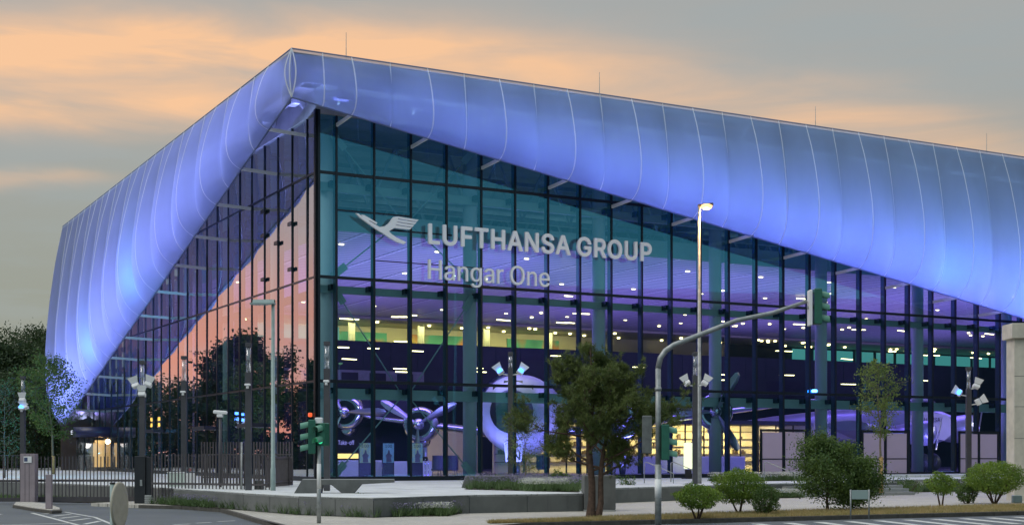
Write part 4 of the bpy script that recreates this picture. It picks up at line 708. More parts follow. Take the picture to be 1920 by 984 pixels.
def textmesh(txt, cap, width, ext, m, bold=0.0, track=0.0):
    """lettering from outline data: char -> (advance, closed outlines), cap height .509"""
    cu = bpy.data.curves.new('t', 'CURVE'); cu.dimensions = '2D'; cu.fill_mode = 'BOTH'; cu.extrude = ext; x = 0.0
    for ch in txt:
        if ch == ' ': x += .17; continue
        adv, outl = GLY.get(('b' if bold else 'r')+ch) or GLY['b'+ch]
        for q in outl:
            sp = cu.splines.new('POLY'); sp.points.add(len(q)-1); sp.use_cyclic_u = True
            for i, p in enumerate(q): sp.points[i].co = (p[0]+x, p[1], 0, 1)
        x += adv+track
    o = bpy.data.objects.new('t', cu); COL.objects.link(o); dg = bpy.context.evaluated_depsgraph_get(); dg.update()
    me = bpy.data.meshes.new_from_object(o.evaluated_get(dg)); bpy.data.objects.remove(o)
    co = np.empty(len(me.vertices)*3); me.vertices.foreach_get('co', co); co = co.reshape(-1, 3)
    capu = .509+2*bold
    co[:, 0] -= co[:, 0].min(); w = co[:, 0].max(); co[:, 1] = (co[:, 1]+bold)*cap/capu; co[:, 0] *= (width/w if width else cap/capu); co[:, 2] *= 1
    out = np.stack([co[:, 0], -co[:, 2], co[:, 1]], 1)
    me.vertices.foreach_set('co', out.ravel()); me.materials.clear(); me.materials.append(m); me.update(); return me
def letters(me, parent, m, loc):
    import bmesh
    bm = bmesh.new(); bm.from_mesh(me); bmesh.ops.remove_doubles(bm, verts=bm.verts, dist=1e-5); seen = set(); comps = []
    for v in bm.verts:
        if v in seen: continue
        st = [v]; seen.add(v); c = []
        while st:
            a = st.pop(); c.append(a)
            for ed in a.link_edges:
                w = ed.other_vert(a)
                if w not in seen: seen.add(w); st.append(w)
        comps.append(c)
    comps.sort(key=lambda c: min(v.co.x for v in c))
    for c in comps:
        ids = {v: i for i, v in enumerate(c)}; fs = {f for v in c for f in v.link_faces}
        mb = MB(); mb.add([v.co.copy() for v in c], [tuple(ids[v] for v in f.verts) for f in fs]); part('letter', mb, m, parent, loc=loc)
    bm.free()
SG = thing('facade_sign', 'grey raised letters and crane emblem mounted across the upper glass facade', 'sign', (*Bp(5.69, -.4), 9.9), math.atan2(UY, UX))
letters(textmesh('LUFTHANSA GROUP', 1.02, 13.34, .06, M_silver, .020, .035), SG, M_silver, (0, 0, 11.73-9.9))
letters(textmesh('Hangar One', .96, 6.94, .07, M_silver, .0), SG, M_silver, (0, 0, 10.0-9.9))
def em(c):
    x, y = 640+c[0]*.3125, 380+c[1]*.3125; t, z = tz(x, y, -.4); return (t-5.69, z-9.9)
body = [(84, 64), (102, 67), (126, 88), (120, 73), (136, 76), (215, 122), (208, 129), (160, 104), (166, 112), (228, 147), (262, 141), (285, 122), (300, 100), (312, 86), (342, 84), (333, 118), (318, 150), (300, 162), (283, 172), (300, 190), (330, 210), (388, 238), (372, 250), (330, 236), (290, 214), (250, 186), (215, 165), (160, 126), (110, 90)]
fe = [[(338, 84), (462, 104), (450, 115), (342, 97)], [(336, 101), (448, 119), (438, 131), (330, 114)], [(328, 118), (434, 135), (424, 147), (322, 131)], [(318, 135), (420, 151), (408, 162), (306, 151)]]
def emb(polys):
    b = MB()
    for i, poly in enumerate(polys):
        P = [em(c) for c in poly]; e0 = -.06-.002*i; n = len(P)
        b.add([(x, e0, z) for x, z in P]+[(x, .06, z) for x, z in P], [tuple(range(n)), tuple(range(n, 2*n))[::-1]]+[(i_, n+i_, n+(i_+1) % n, (i_+1) % n) for i_ in range(n)])
    return b
part('crane_emblem', emb([body]+fe), M_silver, SG)
# Take-off lettering, entrance word
t, z = tz(634, 833, 15.98); o = link('wall_lettering', textmesh('Take-off', .26, 1.05, .01, emat('text_glow', (.45, .35, 1), 1.0)), BLD, (t, 15.98, z))
b = MB(); b.box(.8, 12, 16, 16.2, .04, 5.2); b.box(12, 12.2, 16, 22, .04, 4.2); part('inner_wall', b, M_wallD, BLD)
o = link('wall_lettering', textmesh('Entrance', .30, 1.7, .01, emat('text_white', (.8, .85, 1), 1.2)), BLD, (-2.29, 48.6, 2.86)); o.rotation_euler = (0, 0, -math.pi/2+.55)
# ------------------------------------------------------------------ inside the hall
HR = math.atan2(UY, UX)
def inb(t, s, z=.04): x, y = Bp(t, s); return (x, y, z)
# reception desk
D = thing('reception_desk', 'white illuminated reception desk behind the glass near the corner column', 'desk', inb(tt(634, 11), 11), HR)
b = MB(); b.bbox(0, 3.4, 0, .7, 0, .92, .03); part('counter', b, M_white, D)
b = MB(); b.bbox(2.0, 5.6, -.6, 0, .0, .86, .03); part('counter', b, M_white, D)
b = MB(); b.box(0, 2.6, 1.4, 1.6, 1.02, 1.30); part('shelf_light', b, emat('warm_shelf', (1, .6, .18), 2.4), D)
# posters
def poster(x, s, c1, c2, label, seed):
    t = tt(x, s); p = thing('poster_stand', label, 'poster', inb(t, s), HR, 'poster panels in the hall')
    b = MB(); b.box(-.03, .69, 0, .04, 0, 1.92); b.box(-.06, -.03, -.02, 0, 0, 1.95); part('panel', b, M_dark, p)
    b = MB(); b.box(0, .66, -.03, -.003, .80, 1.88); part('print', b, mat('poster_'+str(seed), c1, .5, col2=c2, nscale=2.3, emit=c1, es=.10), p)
    link('numerals', textmesh('100', .17, .40, .004, mat('poster_black', (.02, .03, .03), .5)), p, (.13, -.04, 1.64))
    rr = random.Random(seed); b = MB(); b.prism([(.18, .82), (.2, 1.05), (.12+rr.random()*.1, 1.2), (.28, 1.33), (.31, 1.5), (.39, 1.5), (.42, 1.32), (.54, 1.2), (.47, 1.05), (.52, .82)], .031, .034, Matrix(((1, 0, 0, 0), (0, 0, -1, 0), (0, 1, 0, 0), (0, 0, 0, 1)))); part('figure', b, M_concd, p)
poster(674, 8, (.35, .45, .10), (.12, .30, .22), 'yellow-green poster panel nearest the corner column', 3)
poster(718, 9, (.16, .36, .30), (.10, .25, .22), 'teal poster panel in the middle with a dark figure', 4)
poster(772, 8, (.35, .42, .06), (.05, .28, .28), 'poster panel under the propeller, yellow above blue', 5)
# rope posts, chairs
for i, (x, s) in enumerate(((797, 9), (803, 9.6))):
    b = MB(); b.lathe([(.16, 0), (.16, .03), (.025, .05), (.025, .95), (.04, .98)], 12); single('barrier_post', b, M_chrome, 'polished rope barrier post behind the glass under the propeller', 'barrier post', inb(tt(x, s), s), group='rope barrier posts')
def chair(x, s, rz, label):
    c = thing('lounge_chair', label, 'chair', inb(tt(x, s), s), rz, 'dark lounge chairs in the hall')
    b = MB(); b.bbox(-.33, .33, -.33, .33, .36, .48, .03); part('seat', b, mat('chair_fabric', (.03, .025, .04), .8), c)
    b = MB(); b.grid([[(.36*math.sin(a_), .36*math.cos(a_)*1.0, .45+h*.75) for a_ in np.linspace(-1.6, 1.6, 12)] for h in (0, .5, 1)]); b.grid([[(.40*math.sin(a_), .40*math.cos(a_), .45+h*.75) for a_ in np.linspace(-1.6, 1.6, 12)] for h in (0, .5, 1)]); part('backrest', b, MATS['chair_fabric'], c)
    for dx, dy in ((-1, -1), (1, -1), (-1, 1), (1, 1)): b = MB(); b.tube([(.25*dx, .25*dy, .37), (.30*dx, .30*dy, 0)], .018, 6); part('leg', b, M_dark, c)
chair(824, 6, 2.6, 'dark rounded lounge chair just left of the second column'); chair(846, 6.5, 3.4, 'dark rounded lounge chair nearest the second column'); chair(1018, 8, 3, 'dark lounge chair behind the young birch')
# ---- four-engined airliner, facing the viewer
AM = Matrix(((1, 0, 0, 0), (0, 0, 1, 0), (0, 1, 0, 0), (0, 0, 0, 1)))
AX = Vector((.55, 80.0, 0))
A = thing('propeller_airliner', 'polished four engined airliner with white fuselage top parked nose to the glass', 'airplane', AX, R(-5))
YR = Matrix.Rotation(R(90), 4, 'X')       # lathe axis z -> -y (towards the viewer)
b = MB(); prof = [(.05, 7.4), (.6, 7.2), (1.15, 6.6), (1.6, 5.8), (1.95, 4.6), (2.2, 2.8), (2.35, 0), (2.35, -6), (2.1, -11), (1.3, -17), (.3, -23)]
b.lathe(prof, 40, Matrix.Translation((0, 0, 3.6)) @ YR @ Matrix.Scale(1, 4)); part('fuselage', b, M_planewhite, A)
b = MB(); b.lathe([(r+.012, z) for r, z in ((1.16, 6.6), (.61, 7.21), (.05, 7.42))], 30, Matrix.Translation((0, 0, 3.6)) @ YR); part('nose_cap', b, M_blk, A)
b = MB(); b.grid([[(2.38*math.sin(a_), -y_, 3.6+2.38*math.cos(a_)) for a_ in np.linspace(-.25, -1.1, 8)] for y_ in (1.0, 3.0)]); part('cabin_stripe', b, mat('plane_blue', (.02, .03, .25), .3), A)
b = MB()
for k in range(6): a_ = -1.0+k*.4; b.box(-.2, .2, -.02, .02, -.18, .18, Matrix.Translation((1.68*math.sin(a_)*.95, -5.6, 3.6+1.68*math.cos(a_)*.95)) @ Matrix.Rotation(-.6, 4, 'X'))
part('cockpit_window', b, M_blk, A)
def foil(b, p0, c0, th0, p1, c1, th1, n=14):
    P = []
    for p, c, th in ((p0, c0, th0), (p1, c1, th1)):
        row = []
        for k in range(n+1):
            a_ = 2*math.pi*k/n; xx = .5*(1+math.cos(a_)); row.append((p[0], p[1]+c*(xx), p[2]+th*math.sin(a_)*(1-xx*.75)))
        P.append(row)
    b.grid(P)
    for row in P: b.add(row[:-1], [tuple(range(len(row)-1))])
for sg in (-1, 1):
    b = MB(); foil(b, (sg*1.8, 1.0, 2.55), 5.0, .42, (sg*18, 3.2, 4.6), 1.8, .15); part('wing', b, M_chrome, A)
hubs = [(-10.3, 3.75), (-5.9, 3.05), (5.9, 3.1), (11.2, 3.72)]
for i, (hx, hz_) in enumerate(hubs):
    Mx = Matrix.Translation((hx, -.2, hz_)) @ YR
    b = MB(); b.lathe([(.82, .9), (.98, .75), (1.05, .3), (1.02, -.8), (.85, -2.0), (.5, -4.2), (.1, -5.8)], 28, Mx); b.lathe([(.28, .4), (.42, .1), (.42, -1.0), (.2, -1.8)], 16, Matrix.Translation((hx, -.2, hz_-.95)) @ YR); eng = part('engine', b, M_chrome, A)
    b = MB(); b.lathe([(.70, .905), (.70, .93)], 24, Mx); part('intake', b, M_blk, eng)
    b = MB(); b.lathe([(.02, 1.62), (.2, 1.5), (.36, 1.2), (.42, .935)], 20, Mx); part('spinner', b, M_chrome, eng)
    b = MB()
    for k in range(3):
        a_ = R((62, 182, 302)[k]) if i != 0 else R((90, 210, 330)[k])
        if i == 3: a_ = R((90+60+k*120))
        d = Vector((math.sin(a_), 0, math.cos(a_))); nrm = Vector((d.z, 0, -d.x)); hub = Vector((hx, -1.45, hz_)); rows = []
        for r_, w_, tw in ((.3, .11, .9), (.8, .18, .7), (1.5, .26, .5), (2.1, .25, .35), (2.45, .16, .3), (2.55, .03, .3)):
            off = nrm*w_*math.cos(tw)+Vector((0, w_*math.sin(tw), 0)); c = hub+d*r_; th = Vector((0, -.035, 0))
            rows.append([c-off, c+th, c+off, c-th, c-off])
        b.grid(rows)
    part('propeller', b, M_alu, eng)
b = MB(); b.tube([(0, -4.6, 2.2), (0, -4.8, .6)], .10, 10); b.tube([(-.45, -4.8, 1.35), (.45, -4.8, 1.35)], .08, 8); part('nose_gear', b, M_alu, A)
for sg in (-.22, .22): b = MB(); b.lathe([(.2, -.09), (.42, -.07), (.44, 0), (.42, .07), (.2, .09)], 20, Matrix.Translation((sg, -4.8, .44)) @ Matrix.Rotation(R(90), 4, 'Y')); part('wheel', b, M_blk, A)
b = MB(); b.prism([(-.62, 2.6), (.62, 2.6), (.42, .9), (-.42, .9)], 0, .05, Matrix.Translation((0, -5.3, 0)) @ Matrix(((1, 0, 0, 0), (0, 0, -1, 0), (0, 1, 0, 0), (0, 0, 0, 1)))); gd = part('gear_door', b, M_planewhite, A)
link('registration', textmesh('AN', .38, .75, .005, M_blk), gd, (-.38, -5.36, 1.0))
for sg in (-5.9, 5.9):
    b = MB(); b.tube([(sg, 1.5, 2.4), (sg, 1.2, .6)], .13, 10); part('main_gear', b, M_alu, A)
    b = MB(); b.lathe([(.25, -.2), (.55, -.16), (.58, 0), (.55, .16), (.25, .2)], 20, Matrix.Translation((sg, 1.2, .6)) @ Matrix.Rotation(R(90), 4, 'Y')); part('wheel', b, M_blk, A)
# ---- corrugated trimotor, nose towards the right
M_corr = mat('corrugated_metal', (.48, .46, .58), .35, .55, noise=.15, nscale=1)
nt_, nz_ = tz(1790, 792, 8.5)
JL = inb(nt_, 8.5, 0)
Jm = thing('trimotor_aircraft', 'old corrugated metal trimotor with white nose panel behind the right hand doors', 'airplane', JL, HR-R(54)); Jm.scale = (1.3, 1.3, 1.3)
XR = Matrix.Rotation(R(90), 4, 'Y')
b = MB()
rows = []
for x, w, zt, zb in ((.0, .55, 3.05, 1.9), (-1.0, .8, 3.5, 1.6), (-2.2, .95, 3.7, 1.55), (-6, 1.0, 3.6, 1.6), (-10, .75, 3.2, 1.75), (-15, .25, 2.5, 1.9)):
    row = []
    for k in range(21):
        a_ = 2*math.pi*k/20; cx_, sx2 = math.cos(a_), math.sin(a_); e_ = .55
        row.append((x, w*abs(cx_)**e_*(1 if cx_ > 0 else -1), (zt+zb)/2+(zt-zb)/2*abs(sx2)**e_*(1 if sx2 > 0 else -1)))
    rows.append(row)
b.grid(rows); part('fuselage', b, M_corr, Jm)
b = MB(); b.prism([(-2.3, 2.1), (-.4, 1.75), (.1, 2.2), (.12, 2.7), (-.3, 3.15), (-1.4, 3.3), (-2.4, 3.1)], 0, .03, Matrix.Translation((0, -1.0, 0)) @ Matrix(((1, 0, 0, 0), (0, 0, -1, 0), (0, 1, 0, 0), (0, 0, 0, 1)))); np_ = part('nose_panel', b, mat('nose_white', (.75, .70, .68), .4), Jm)
link('lettering', textmesh('LUFTHANSA', .24, 1.5, .004, M_blk), np_, (-2.1, -1.045, 2.75))
b = MB(); b.bbox(-2.6, -1.1, -.75, .75, 3.5, 4.05, .18); part('cockpit', b, M_blk, Jm)
b = MB()
for x0, x1 in ((-2.5, -1.9), (-1.85, -1.3)): b.beam((x0, -.78, 3.62), (x1, -.78, 3.62), .04, .04); b.beam((x0, -.78, 3.98), (x1, -.78, 3.98), .04, .04); b.beam((x0, -.78, 3.62), (x0, -.78, 3.98), .04, .04); b.beam((x1, -.78, 3.62), (x1, -.78, 3.98), .04, .04)
part('window_frame', b, M_white, Jm)
for y0, x0, z0 in ((0, .9, 2.5), (-4.4, -.6, 2.1), (4.2, .0, 2.3)):
    b = MB(); b.lathe([(.35, .25), (.62, .1), (.66, -.3), (.6, -.9), (.3, -2.4)], 20, Matrix.Translation((x0, y0, z0)) @ XR); eng = part('engine', b, M_corr, Jm)
    b = MB(); 
    for k in range(2):
        d = Vector((0, math.sin(.9+k*math.pi), math.cos(.9+k*math.pi))); nrm = Vector((0, d.z, -d.y)); c = Vector((x0+.4, y0, z0))
        b.grid([[c+d*r_-nrm*w_, c+d*r_+Vector((.04, 0, 0)), c+d*r_+nrm*w_, c+d*r_-Vector((.04, 0, 0)), c+d*r_-nrm*w_] for r_, w_ in ((.05, .06), (.5, .1), (1.0, .13), (1.4, .02))])
    part('propeller', b, M_alu, eng)
for sg in (-1, 1):
    b = MB()
    P = []
    for y_, c_, x_ in ((.9, 4.2, -1.2), (9.6, 2.2, -2.8)):
        P.append([(x_-c_*.5*(1+math.cos(2*math.pi*k/14)), sg*y_, 1.85+.06*y_+.28*math.sin(2*math.pi*k/14)*(1-.3*(1+math.cos(2*math.pi*k/14))/2)) for k in range(15)])
    b.grid(P)
    for row in P: b.add(row[:-1], [tuple(range(len(row)-1))])
    part('wing', b, M_corr, Jm)
    b = MB(); b.tube([(-1.6, sg*1.5, 1.9), (-1.5, sg*1.9, .5)], .12, 8); part('gear_leg', b, M_alu, Jm)
    b = MB(); b.lathe([(.2, -.14), (.5, -.12), (.54, 0), (.5, .12), (.2, .14)], 20, Matrix.Translation((-1.5, sg*1.9, .54)) @ Matrix.Rotation(R(90), 4, 'X')); part('wheel', b, M_blk, Jm)
lamp = alight('aircraft_spot', 420, (1, .8, .8), (nt_+1.5, 1.6, 5.2), (-.5, 1, -.35), .5, .5)
alight('aircraft_wash', 520, (.30, .22, 1), (nt_-6, 3, .6), (0, .8, .8), 6, .5)
alight('aircraft_wash', 420, (.30, .25, 1), (9, 3.2, .5), (.2, 1, .35), 8, .5)
alight('aircraft_wash', 420, (.30, .22, 1), (19, 2.6, .5), (-.1, 1, .45), 8, .5)
alight('aircraft_wash', 140, (1, .75, .75), (12, 2.4, 8.8), (.15, 1, -.6), 1, 1)
# ------------------------------------------------------------------ vegetation
def cloud_mesh(name, pts, size, m, asp=.55, up=0.0):
    """pts Nx3; one folded leaf quad at each point"""
    n = len(pts); d1 = RNG.normal(size=(n, 3)); d1[:, 2] += up; d1 /= np.linalg.norm(d1, axis=1)[:, None]
    d2 = np.cross(d1, RNG.normal(size=(n, 3))); d2 /= np.linalg.norm(d2, axis=1)[:, None]
    s = size*RNG.uniform(.6, 1.35, size=(n, 1)); a_ = d1*s; b_ = d2*s*asp
    V = np.stack([pts-a_*.5, pts+b_*.5, pts+a_*.5, pts-b_*.5], 1).reshape(-1, 3)
    me = bpy.data.meshes.new(name); me.vertices.add(4*n); me.vertices.foreach_set('co', V.astype(np.float32).ravel())
    me.loops.add(4*n); me.loops.foreach_set('vertex_index', np.arange(4*n, dtype=np.int32)); me.polygons.add(n)
    me.polygons.foreach_set('loop_start', np.arange(0, 4*n, 4, dtype=np.int32)); me.update(calc_edges=True); me.materials.append(m); return me
def blade_mesh(name, base, h, w, m, lean=.35, nb=1):
    n = len(base); ln = RNG.normal(size=(n, 3))*lean; ln[:, 2] = 1; ln /= np.linalg.norm(ln, axis=1)[:, None]; hh = h*RNG.uniform(.5, 1.3, size=(n, 1))
    sd = RNG.normal(size=(n, 3)); sd[:, 2] = 0; sd /= np.linalg.norm(sd, axis=1)[:, None]; sd *= w
    V = np.stack([base-sd, base+sd, base+ln*hh], 1).reshape(-1, 3)
    me = bpy.data.meshes.new(name); me.vertices.add(3*n); me.vertices.foreach_set('co', V.astype(np.float32).ravel())
    me.loops.add(3*n); me.loops.foreach_set('vertex_index', np.arange(3*n, dtype=np.int32)); me.polygons.add(n)
    me.polygons.foreach_set('loop_start', np.arange(0, 3*n, 3, dtype=np.int32)); me.update(calc_edges=True); me.materials.append(m); return me
def limb(b, p, d, L, r, depth, ends, rr, spread=.6, n=5, upb=.12):
    pts = [p.copy()]; d = d.normalized(); q = p.copy()
    for i in range(n):
        d = (d+Vector((rr.gauss(0, .12), rr.gauss(0, .12), rr.gauss(0, .08)+upb*.3))).normalized(); q = q+d*L/n; pts.append(q.copy())
        if depth <= 1: ends.append((q.copy(), depth))
    b.tube(pts, [max(.006, r*(1-.75*i/n)) for i in range(n+1)], 6 if r < .08 else 10, caps=False)
    if depth > 0:
        for k in range(3 if depth > 1 else 4):
            f = rr.uniform(.35, 1.0); base = pts[min(n, int(f*n))]
            nd = (d+Vector((rr.uniform(-1, 1), rr.uniform(-1, 1), rr.uniform(-.3, .7)))*spread).normalized()
            limb(b, base, nd, L*rr.uniform(.5, .75), r*.45*(1-.3*f), depth-1, ends, rr, spread, 4, upb)
def tree(name, label, loc, H, rad, m_leaf, m_bark=M_bark, seed=1, leaf=.22, n_leaf=14000, trunk=.3, clear=.2, shape='round', group=None, dens=.55, jute=0, rz=0, cat='tree'):
    rr = random.Random(seed); root = thing(name, label, cat, loc, rz, group); b = MB(); ends = []
    top = Vector((rr.uniform(-.3, .3), rr.uniform(-.3, .3), H*.93)); n = 8
    pts = [Vector((0, 0, 0)).lerp(top, i/n)+Vector((rr.gauss(0, .05), rr.gauss(0, .05), 0))*(H/8)*(i > 0) for i in range(n+1)]
    b.tube(pts, [trunk*(1.25 if i == 0 else 1-.9*i/n) for i in range(n+1)], 12, caps=False)
    nl = int(10+H*1.6)
    for k in range(nl):
        f = clear+(1-clear)*(k+.5)/nl*.97; base = pts[int(f*n)].lerp(pts[min(n, int(f*n)+1)], f*n-int(f*n)); a_ = k*2.4+rr.random()
        g_ = (f-clear)/(1-clear)
        w = {'round': math.sin(math.pi*min(1, .18+g_*.82))**.6, 'cone': (1-g_)*.95+.06, 'oval': math.sin(math.pi*min(1, .12+g_*.86))**.8}[shape]
        L = rad*w*rr.uniform(.7, 1.12)
        limb(b, base, Vector((math.cos(a_), math.sin(a_), .35 if shape != 'cone' else .05)), max(.3, L), trunk*.32*(1-g_*.6), 1, ends, rr)
    ends.append((top, 1)); E = np.array([list(e_[0]) for e_ in ends]); idx = RNG.integers(0, len(E), n_leaf)
    cl = RNG.normal(size=(n_leaf, 3))*np.array([dens, dens, dens*.75])*rad*.22
    P = E[idx]+cl; P = P[P[:, 2] > H*clear*.55]
    part('trunk', b, m_bark, root); link('crown', cloud_mesh('crown', P, leaf, m_leaf), root)
    if jute: jb = MB(); jb.tube([(0, 0, .02), (0, 0, jute)], [trunk*1.5, trunk*1.35], 12); part('trunk_wrap', jb, M_jute, root)
    return root
# background trees, left
bt = [tree('deciduous_tree', 'dense dark tree at the left edge behind the gate', at(5, 128, zr), 12.3, 5.0, L_dark, seed=11, leaf=.28, n_leaf=24000, trunk=.32, group='trees behind the forecourt'),
      tree('deciduous_tree', 'loose taller tree rising behind the left end of the membrane', at(72, 140, zr), 15.0, 5.5, L_dark, seed=12, leaf=.27, n_leaf=17000, trunk=.34, dens=.5, group='trees behind the forecourt')]
T3 = [(bt[0], (-58, 118, zr), 1.1, 'tree mirrored left of the forecourt, broad and dark'), (bt[1], (-44, 122, zr), .75, 'smaller tree between the forecourt trees')]
tree('deciduous_tree', 'broad dark tree mirrored in the pink part of the left facade', (-51.5, 111, zr), 13.0, 3.9, L_dark, seed=14, leaf=.34, n_leaf=26000, trunk=.34, group='trees beside the forecourt')
tree('conifer_tree', 'narrow conifer mirrored in the left facade near the corner', (-50.5, 101.5, zr), 10.8, 2.6, L_dark, seed=15, leaf=.28, n_leaf=9000, trunk=.2, shape='cone', clear=.05, group='trees beside the forecourt')
tree('conifer_tree', 'second narrow conifer mirrored beside the corner post', (-55.5, 96, zr), 12.0, 2.6, L_dark, seed=16, leaf=.28, n_leaf=9000, trunk=.2, shape='cone', clear=.05, group='trees beside the forecourt')
r = random.Random(5)
for i, (x, y, sc, lb) in enumerate(((-27, 128, 0, 'low tree behind the entrance end wall'), (-40.5, 116, 0, 'dark low tree behind the left gate pillar'), (-47, 121, 0, 'dark low tree beyond the left edge by the lamp column'), (-60, 125, 0, 'broad low tree farther left of the lamp column'), (-58, 108, 0, 'low tree mirrored low in the left facade'), (-57, 90, 0, 'low tree mirrored next to the corner post'), (-50, 130, 0, 'low tree in the second row on the left'), (-37.5, 133, 0, 'low tree peeping out beside the membrane tip'))):
    if i == 0: base = tree('low_tree', lb, (x, y, zr), 8.2, 4.6, L_dark, seed=21, leaf=.25, n_leaf=18000, trunk=.2, clear=.06, group='low trees round the forecourt')
    else: o = dup(base, (x, y, zr), r.uniform(0, 6), lb); o.scale = [r.uniform(.85, 1.1)]*3
b = MB(); hp = RNG.random((26000, 3))*np.array([95, 3.0, 4.2]); hp[:, 2] = hp[:, 2]*(1+.12*np.sin(hp[:, 0]*.9)+.1*np.sin(hp[:, 0]*2.3)); hd = link('boundary_hedge', cloud_mesh('foliage', hp, .5, L_dark), None, (-66, 50, zr), R(78)); tag(hd, 'tall overgrown hedge closing the forecourt, mirrored low in the left facade', 'hedge')
# trees with wrapped trunks
tree('young_tree', 'young tree lit blue in front of the membrane tip with jute wrapped trunk', at(100, 90, 0), 8.2, 2.1, L_shrub, M_barkl, 31, .16, 5200, .09, .3, 'oval', jute=1.2, dens=.6)
tree('young_tree', 'young light green tree with jute wrapped trunk before the glass doors', at(1652, 62, -.45), 6.3, 1.15, L_young, M_barkl, 32, .10, 3400, .07, .42, 'oval', jute=1.65, dens=.6)
tree('young_birch', 'thin airy birch in the planter beside the dark lamp column', at(985, 53.5, 0), 2.9, .95, L_young, M_barkl, 33, .06, 2200, .03, .2, 'oval', dens=.7)
tree('bare_sapling', 'thin sapling at the far left behind the gate', at(8, 75, zr), 6.5, 1.4, L_dark, M_bark, 34, .12, 700, .06, .3, 'oval', dens=.7)
# pine
def pine():
    rr = random.Random(4); base = at(1113, 41.8, zs); root = thing('pine_tree', 'dark green pine with two reddish trunks on the grass strip', 'tree', base)
    b = MB(); ends = []
    for sg, bx, tp in ((0, -.10, Vector((-.05, 0, 5.25))), (1, .13, Vector((.6, .1, 4.7)))):
        n = 10; pts = [Vector((bx, 0, -.05)).lerp(tp, i/n)+Vector((math.sin(i*1.1+sg)*.05, rr.gauss(0, .04), 0))*(i > 0) for i in range(n+1)]
        b.tube(pts, [(.125, .10)[sg]*(1.25 if i == 0 else 1-.82*i/n) for i in range(n+1)], 12, caps=False)
        for k in range(15):
            f = .25+.73*(k+.5)/15; q = pts[int(f*n)].lerp(pts[min(n, int(f*n)+1)], f*n-int(f*n)); a_ = k*2.4+sg; g_ = (f-.27)/.73
            L = float(np.interp(g_, [0, .3, .6, 1], [1.75, 1.95, 1.25, .4]))*rr.uniform(.6, 1.1)
            if k in (1, 4): L *= 1.15
            limb(b, q, Vector((math.cos(a_), math.sin(a_), .18)), L*.95, .045*(1.1-g_*.6), 2 if L > 1.0 else 1, ends, rr, .75, 5, .25)
    part('trunk', b, M_bark, root)
    E = [e_[0] for e_ in ends if e_[0].z > 1.15]; V = []; idx = 0
    E = np.array([list(p) for p in E]); N = 5800; P = E[RNG.integers(0, len(E), N)]+RNG.normal(size=(N, 3))*.085
    k = 18; dirs = RNG.normal(size=(N, k, 3)); dirs[:, :, 2] += .75; dirs /= np.linalg.norm(dirs, axis=2)[:, :, None]
    L = RNG.uniform(.07, .15, size=(N, k, 1)); sd = np.cross(dirs, RNG.normal(size=(N, k, 3))); sd /= np.linalg.norm(sd, axis=2)[:, :, None]; sd *= .007
    c = P[:, None, :]+RNG.normal(size=(N, k, 3))*.02
    V = np.stack([c-sd, c+sd, c+dirs*L+sd*.3, c+dirs*L-sd*.3], 2).reshape(-1, 3); n = N*k
    me = bpy.data.meshes.new('needles'); me.vertices.add(4*n); me.vertices.foreach_set('co', V.astype(np.float32).ravel()); me.loops.add(4*n)
    me.loops.foreach_set('vertex_index', np.arange(4*n, dtype=np.int32)); me.polygons.add(n); me.polygons.foreach_set('loop_start', np.arange(0, 4*n, 4, dtype=np.int32))
    me.update(calc_edges=True); me.materials.append(L_pine); link('needles', me, root)
pine()
# clipped and loose shrubs
def bush(x0, x1, yt, yb, label, m, z=zs, leaf=.06, n=7000, stems=4, clear=.25, rough=.12, seed=1, D=None, group='shrubs along the grass strip', name='clipped_shrub'):
    D = D or (EYE-z)*F/(yb-HY); c = at((x0+x1)/2, D, z); rx = (x1-x0)/2/F*D; H = (yb-yt)/F*D; rr = random.Random(seed)
    root = thing(name, label, 'shrub', c, 0, group); b = MB(); hc = H*clear; rz_ = (H-hc)/2; cz = hc+rz_
    for k in range(stems):
        a_ = k*2.4+rr.random(); b.tube([(.05*math.cos(a_), .05*math.sin(a_), 0), (.25*rx*math.cos(a_), .25*rx*math.sin(a_), hc*1.1), (.6*rx*math.cos(a_), .6*rx*math.sin(a_), cz), (.75*rx*math.cos(a_), .6*rx*math.sin(a_), cz+rz_*.6)], [.035, .028, .018, .006], 6)
    part('stems', b, M_bark, root)
    d = RNG.normal(size=(n, 3)); d /= np.linalg.norm(d, axis=1)[:, None]
    ph = RNG.uniform(0, 6, 6); w = 1+rough*(np.sin(d[:, 0]*5+ph[0])*np.sin(d[:, 1]*5+ph[1])+np.sin(d[:, 2]*6+ph[2]+d[:, 0]*4)*.7+.6*np.sin(d[:, 0]*13+ph[3])*np.sin(d[:, 2]*11+ph[4]))
    rad = (RNG.random((n, 1))**.22)*w[:, None]*RNG.uniform(.93, 1.06, (n, 1)); P = d*rad*np.array([rx, rx*.85, rz_])+np.array([0, 0, cz])
    P[:, 2] = np.maximum(P[:, 2], .02)
    link('foliage', cloud_mesh('foliage', P, leaf, m), root); return root
bush(1265, 1350, 906, 972, 'low clipped round shrub nearest the mast pole', L_hedge, leaf=.055, n=7000, seed=1)
bush(1338, 1434, 878, 962, 'taller clipped shrub second from the mast pole', L_hedge, leaf=.06, n=9000, seed=2, clear=.2)
bush(1409, 1462, 910, 965, 'small dark shrub tucked right of the taller clipped one', L_shrub, leaf=.055, n=4500, seed=3, clear=.05)
bush(1738, 1792, 884, 948, 'small leaning shrub with a visible trunk', L_hedge, leaf=.06, n=3800, seed=5, clear=.3, rough=.2, stems=2)
bush(1792, 1834, 905, 943, 'low round shrub beside the widest clipped hedge', L_shrub, leaf=.055, n=3500, seed=6, clear=.03)
bush(1809, 1920, 864, 944, 'widest clipped hedge at the right edge on dark stems', L_hedge, leaf=.065, n=12000, seed=7, clear=.22, rough=.07, stems=7)
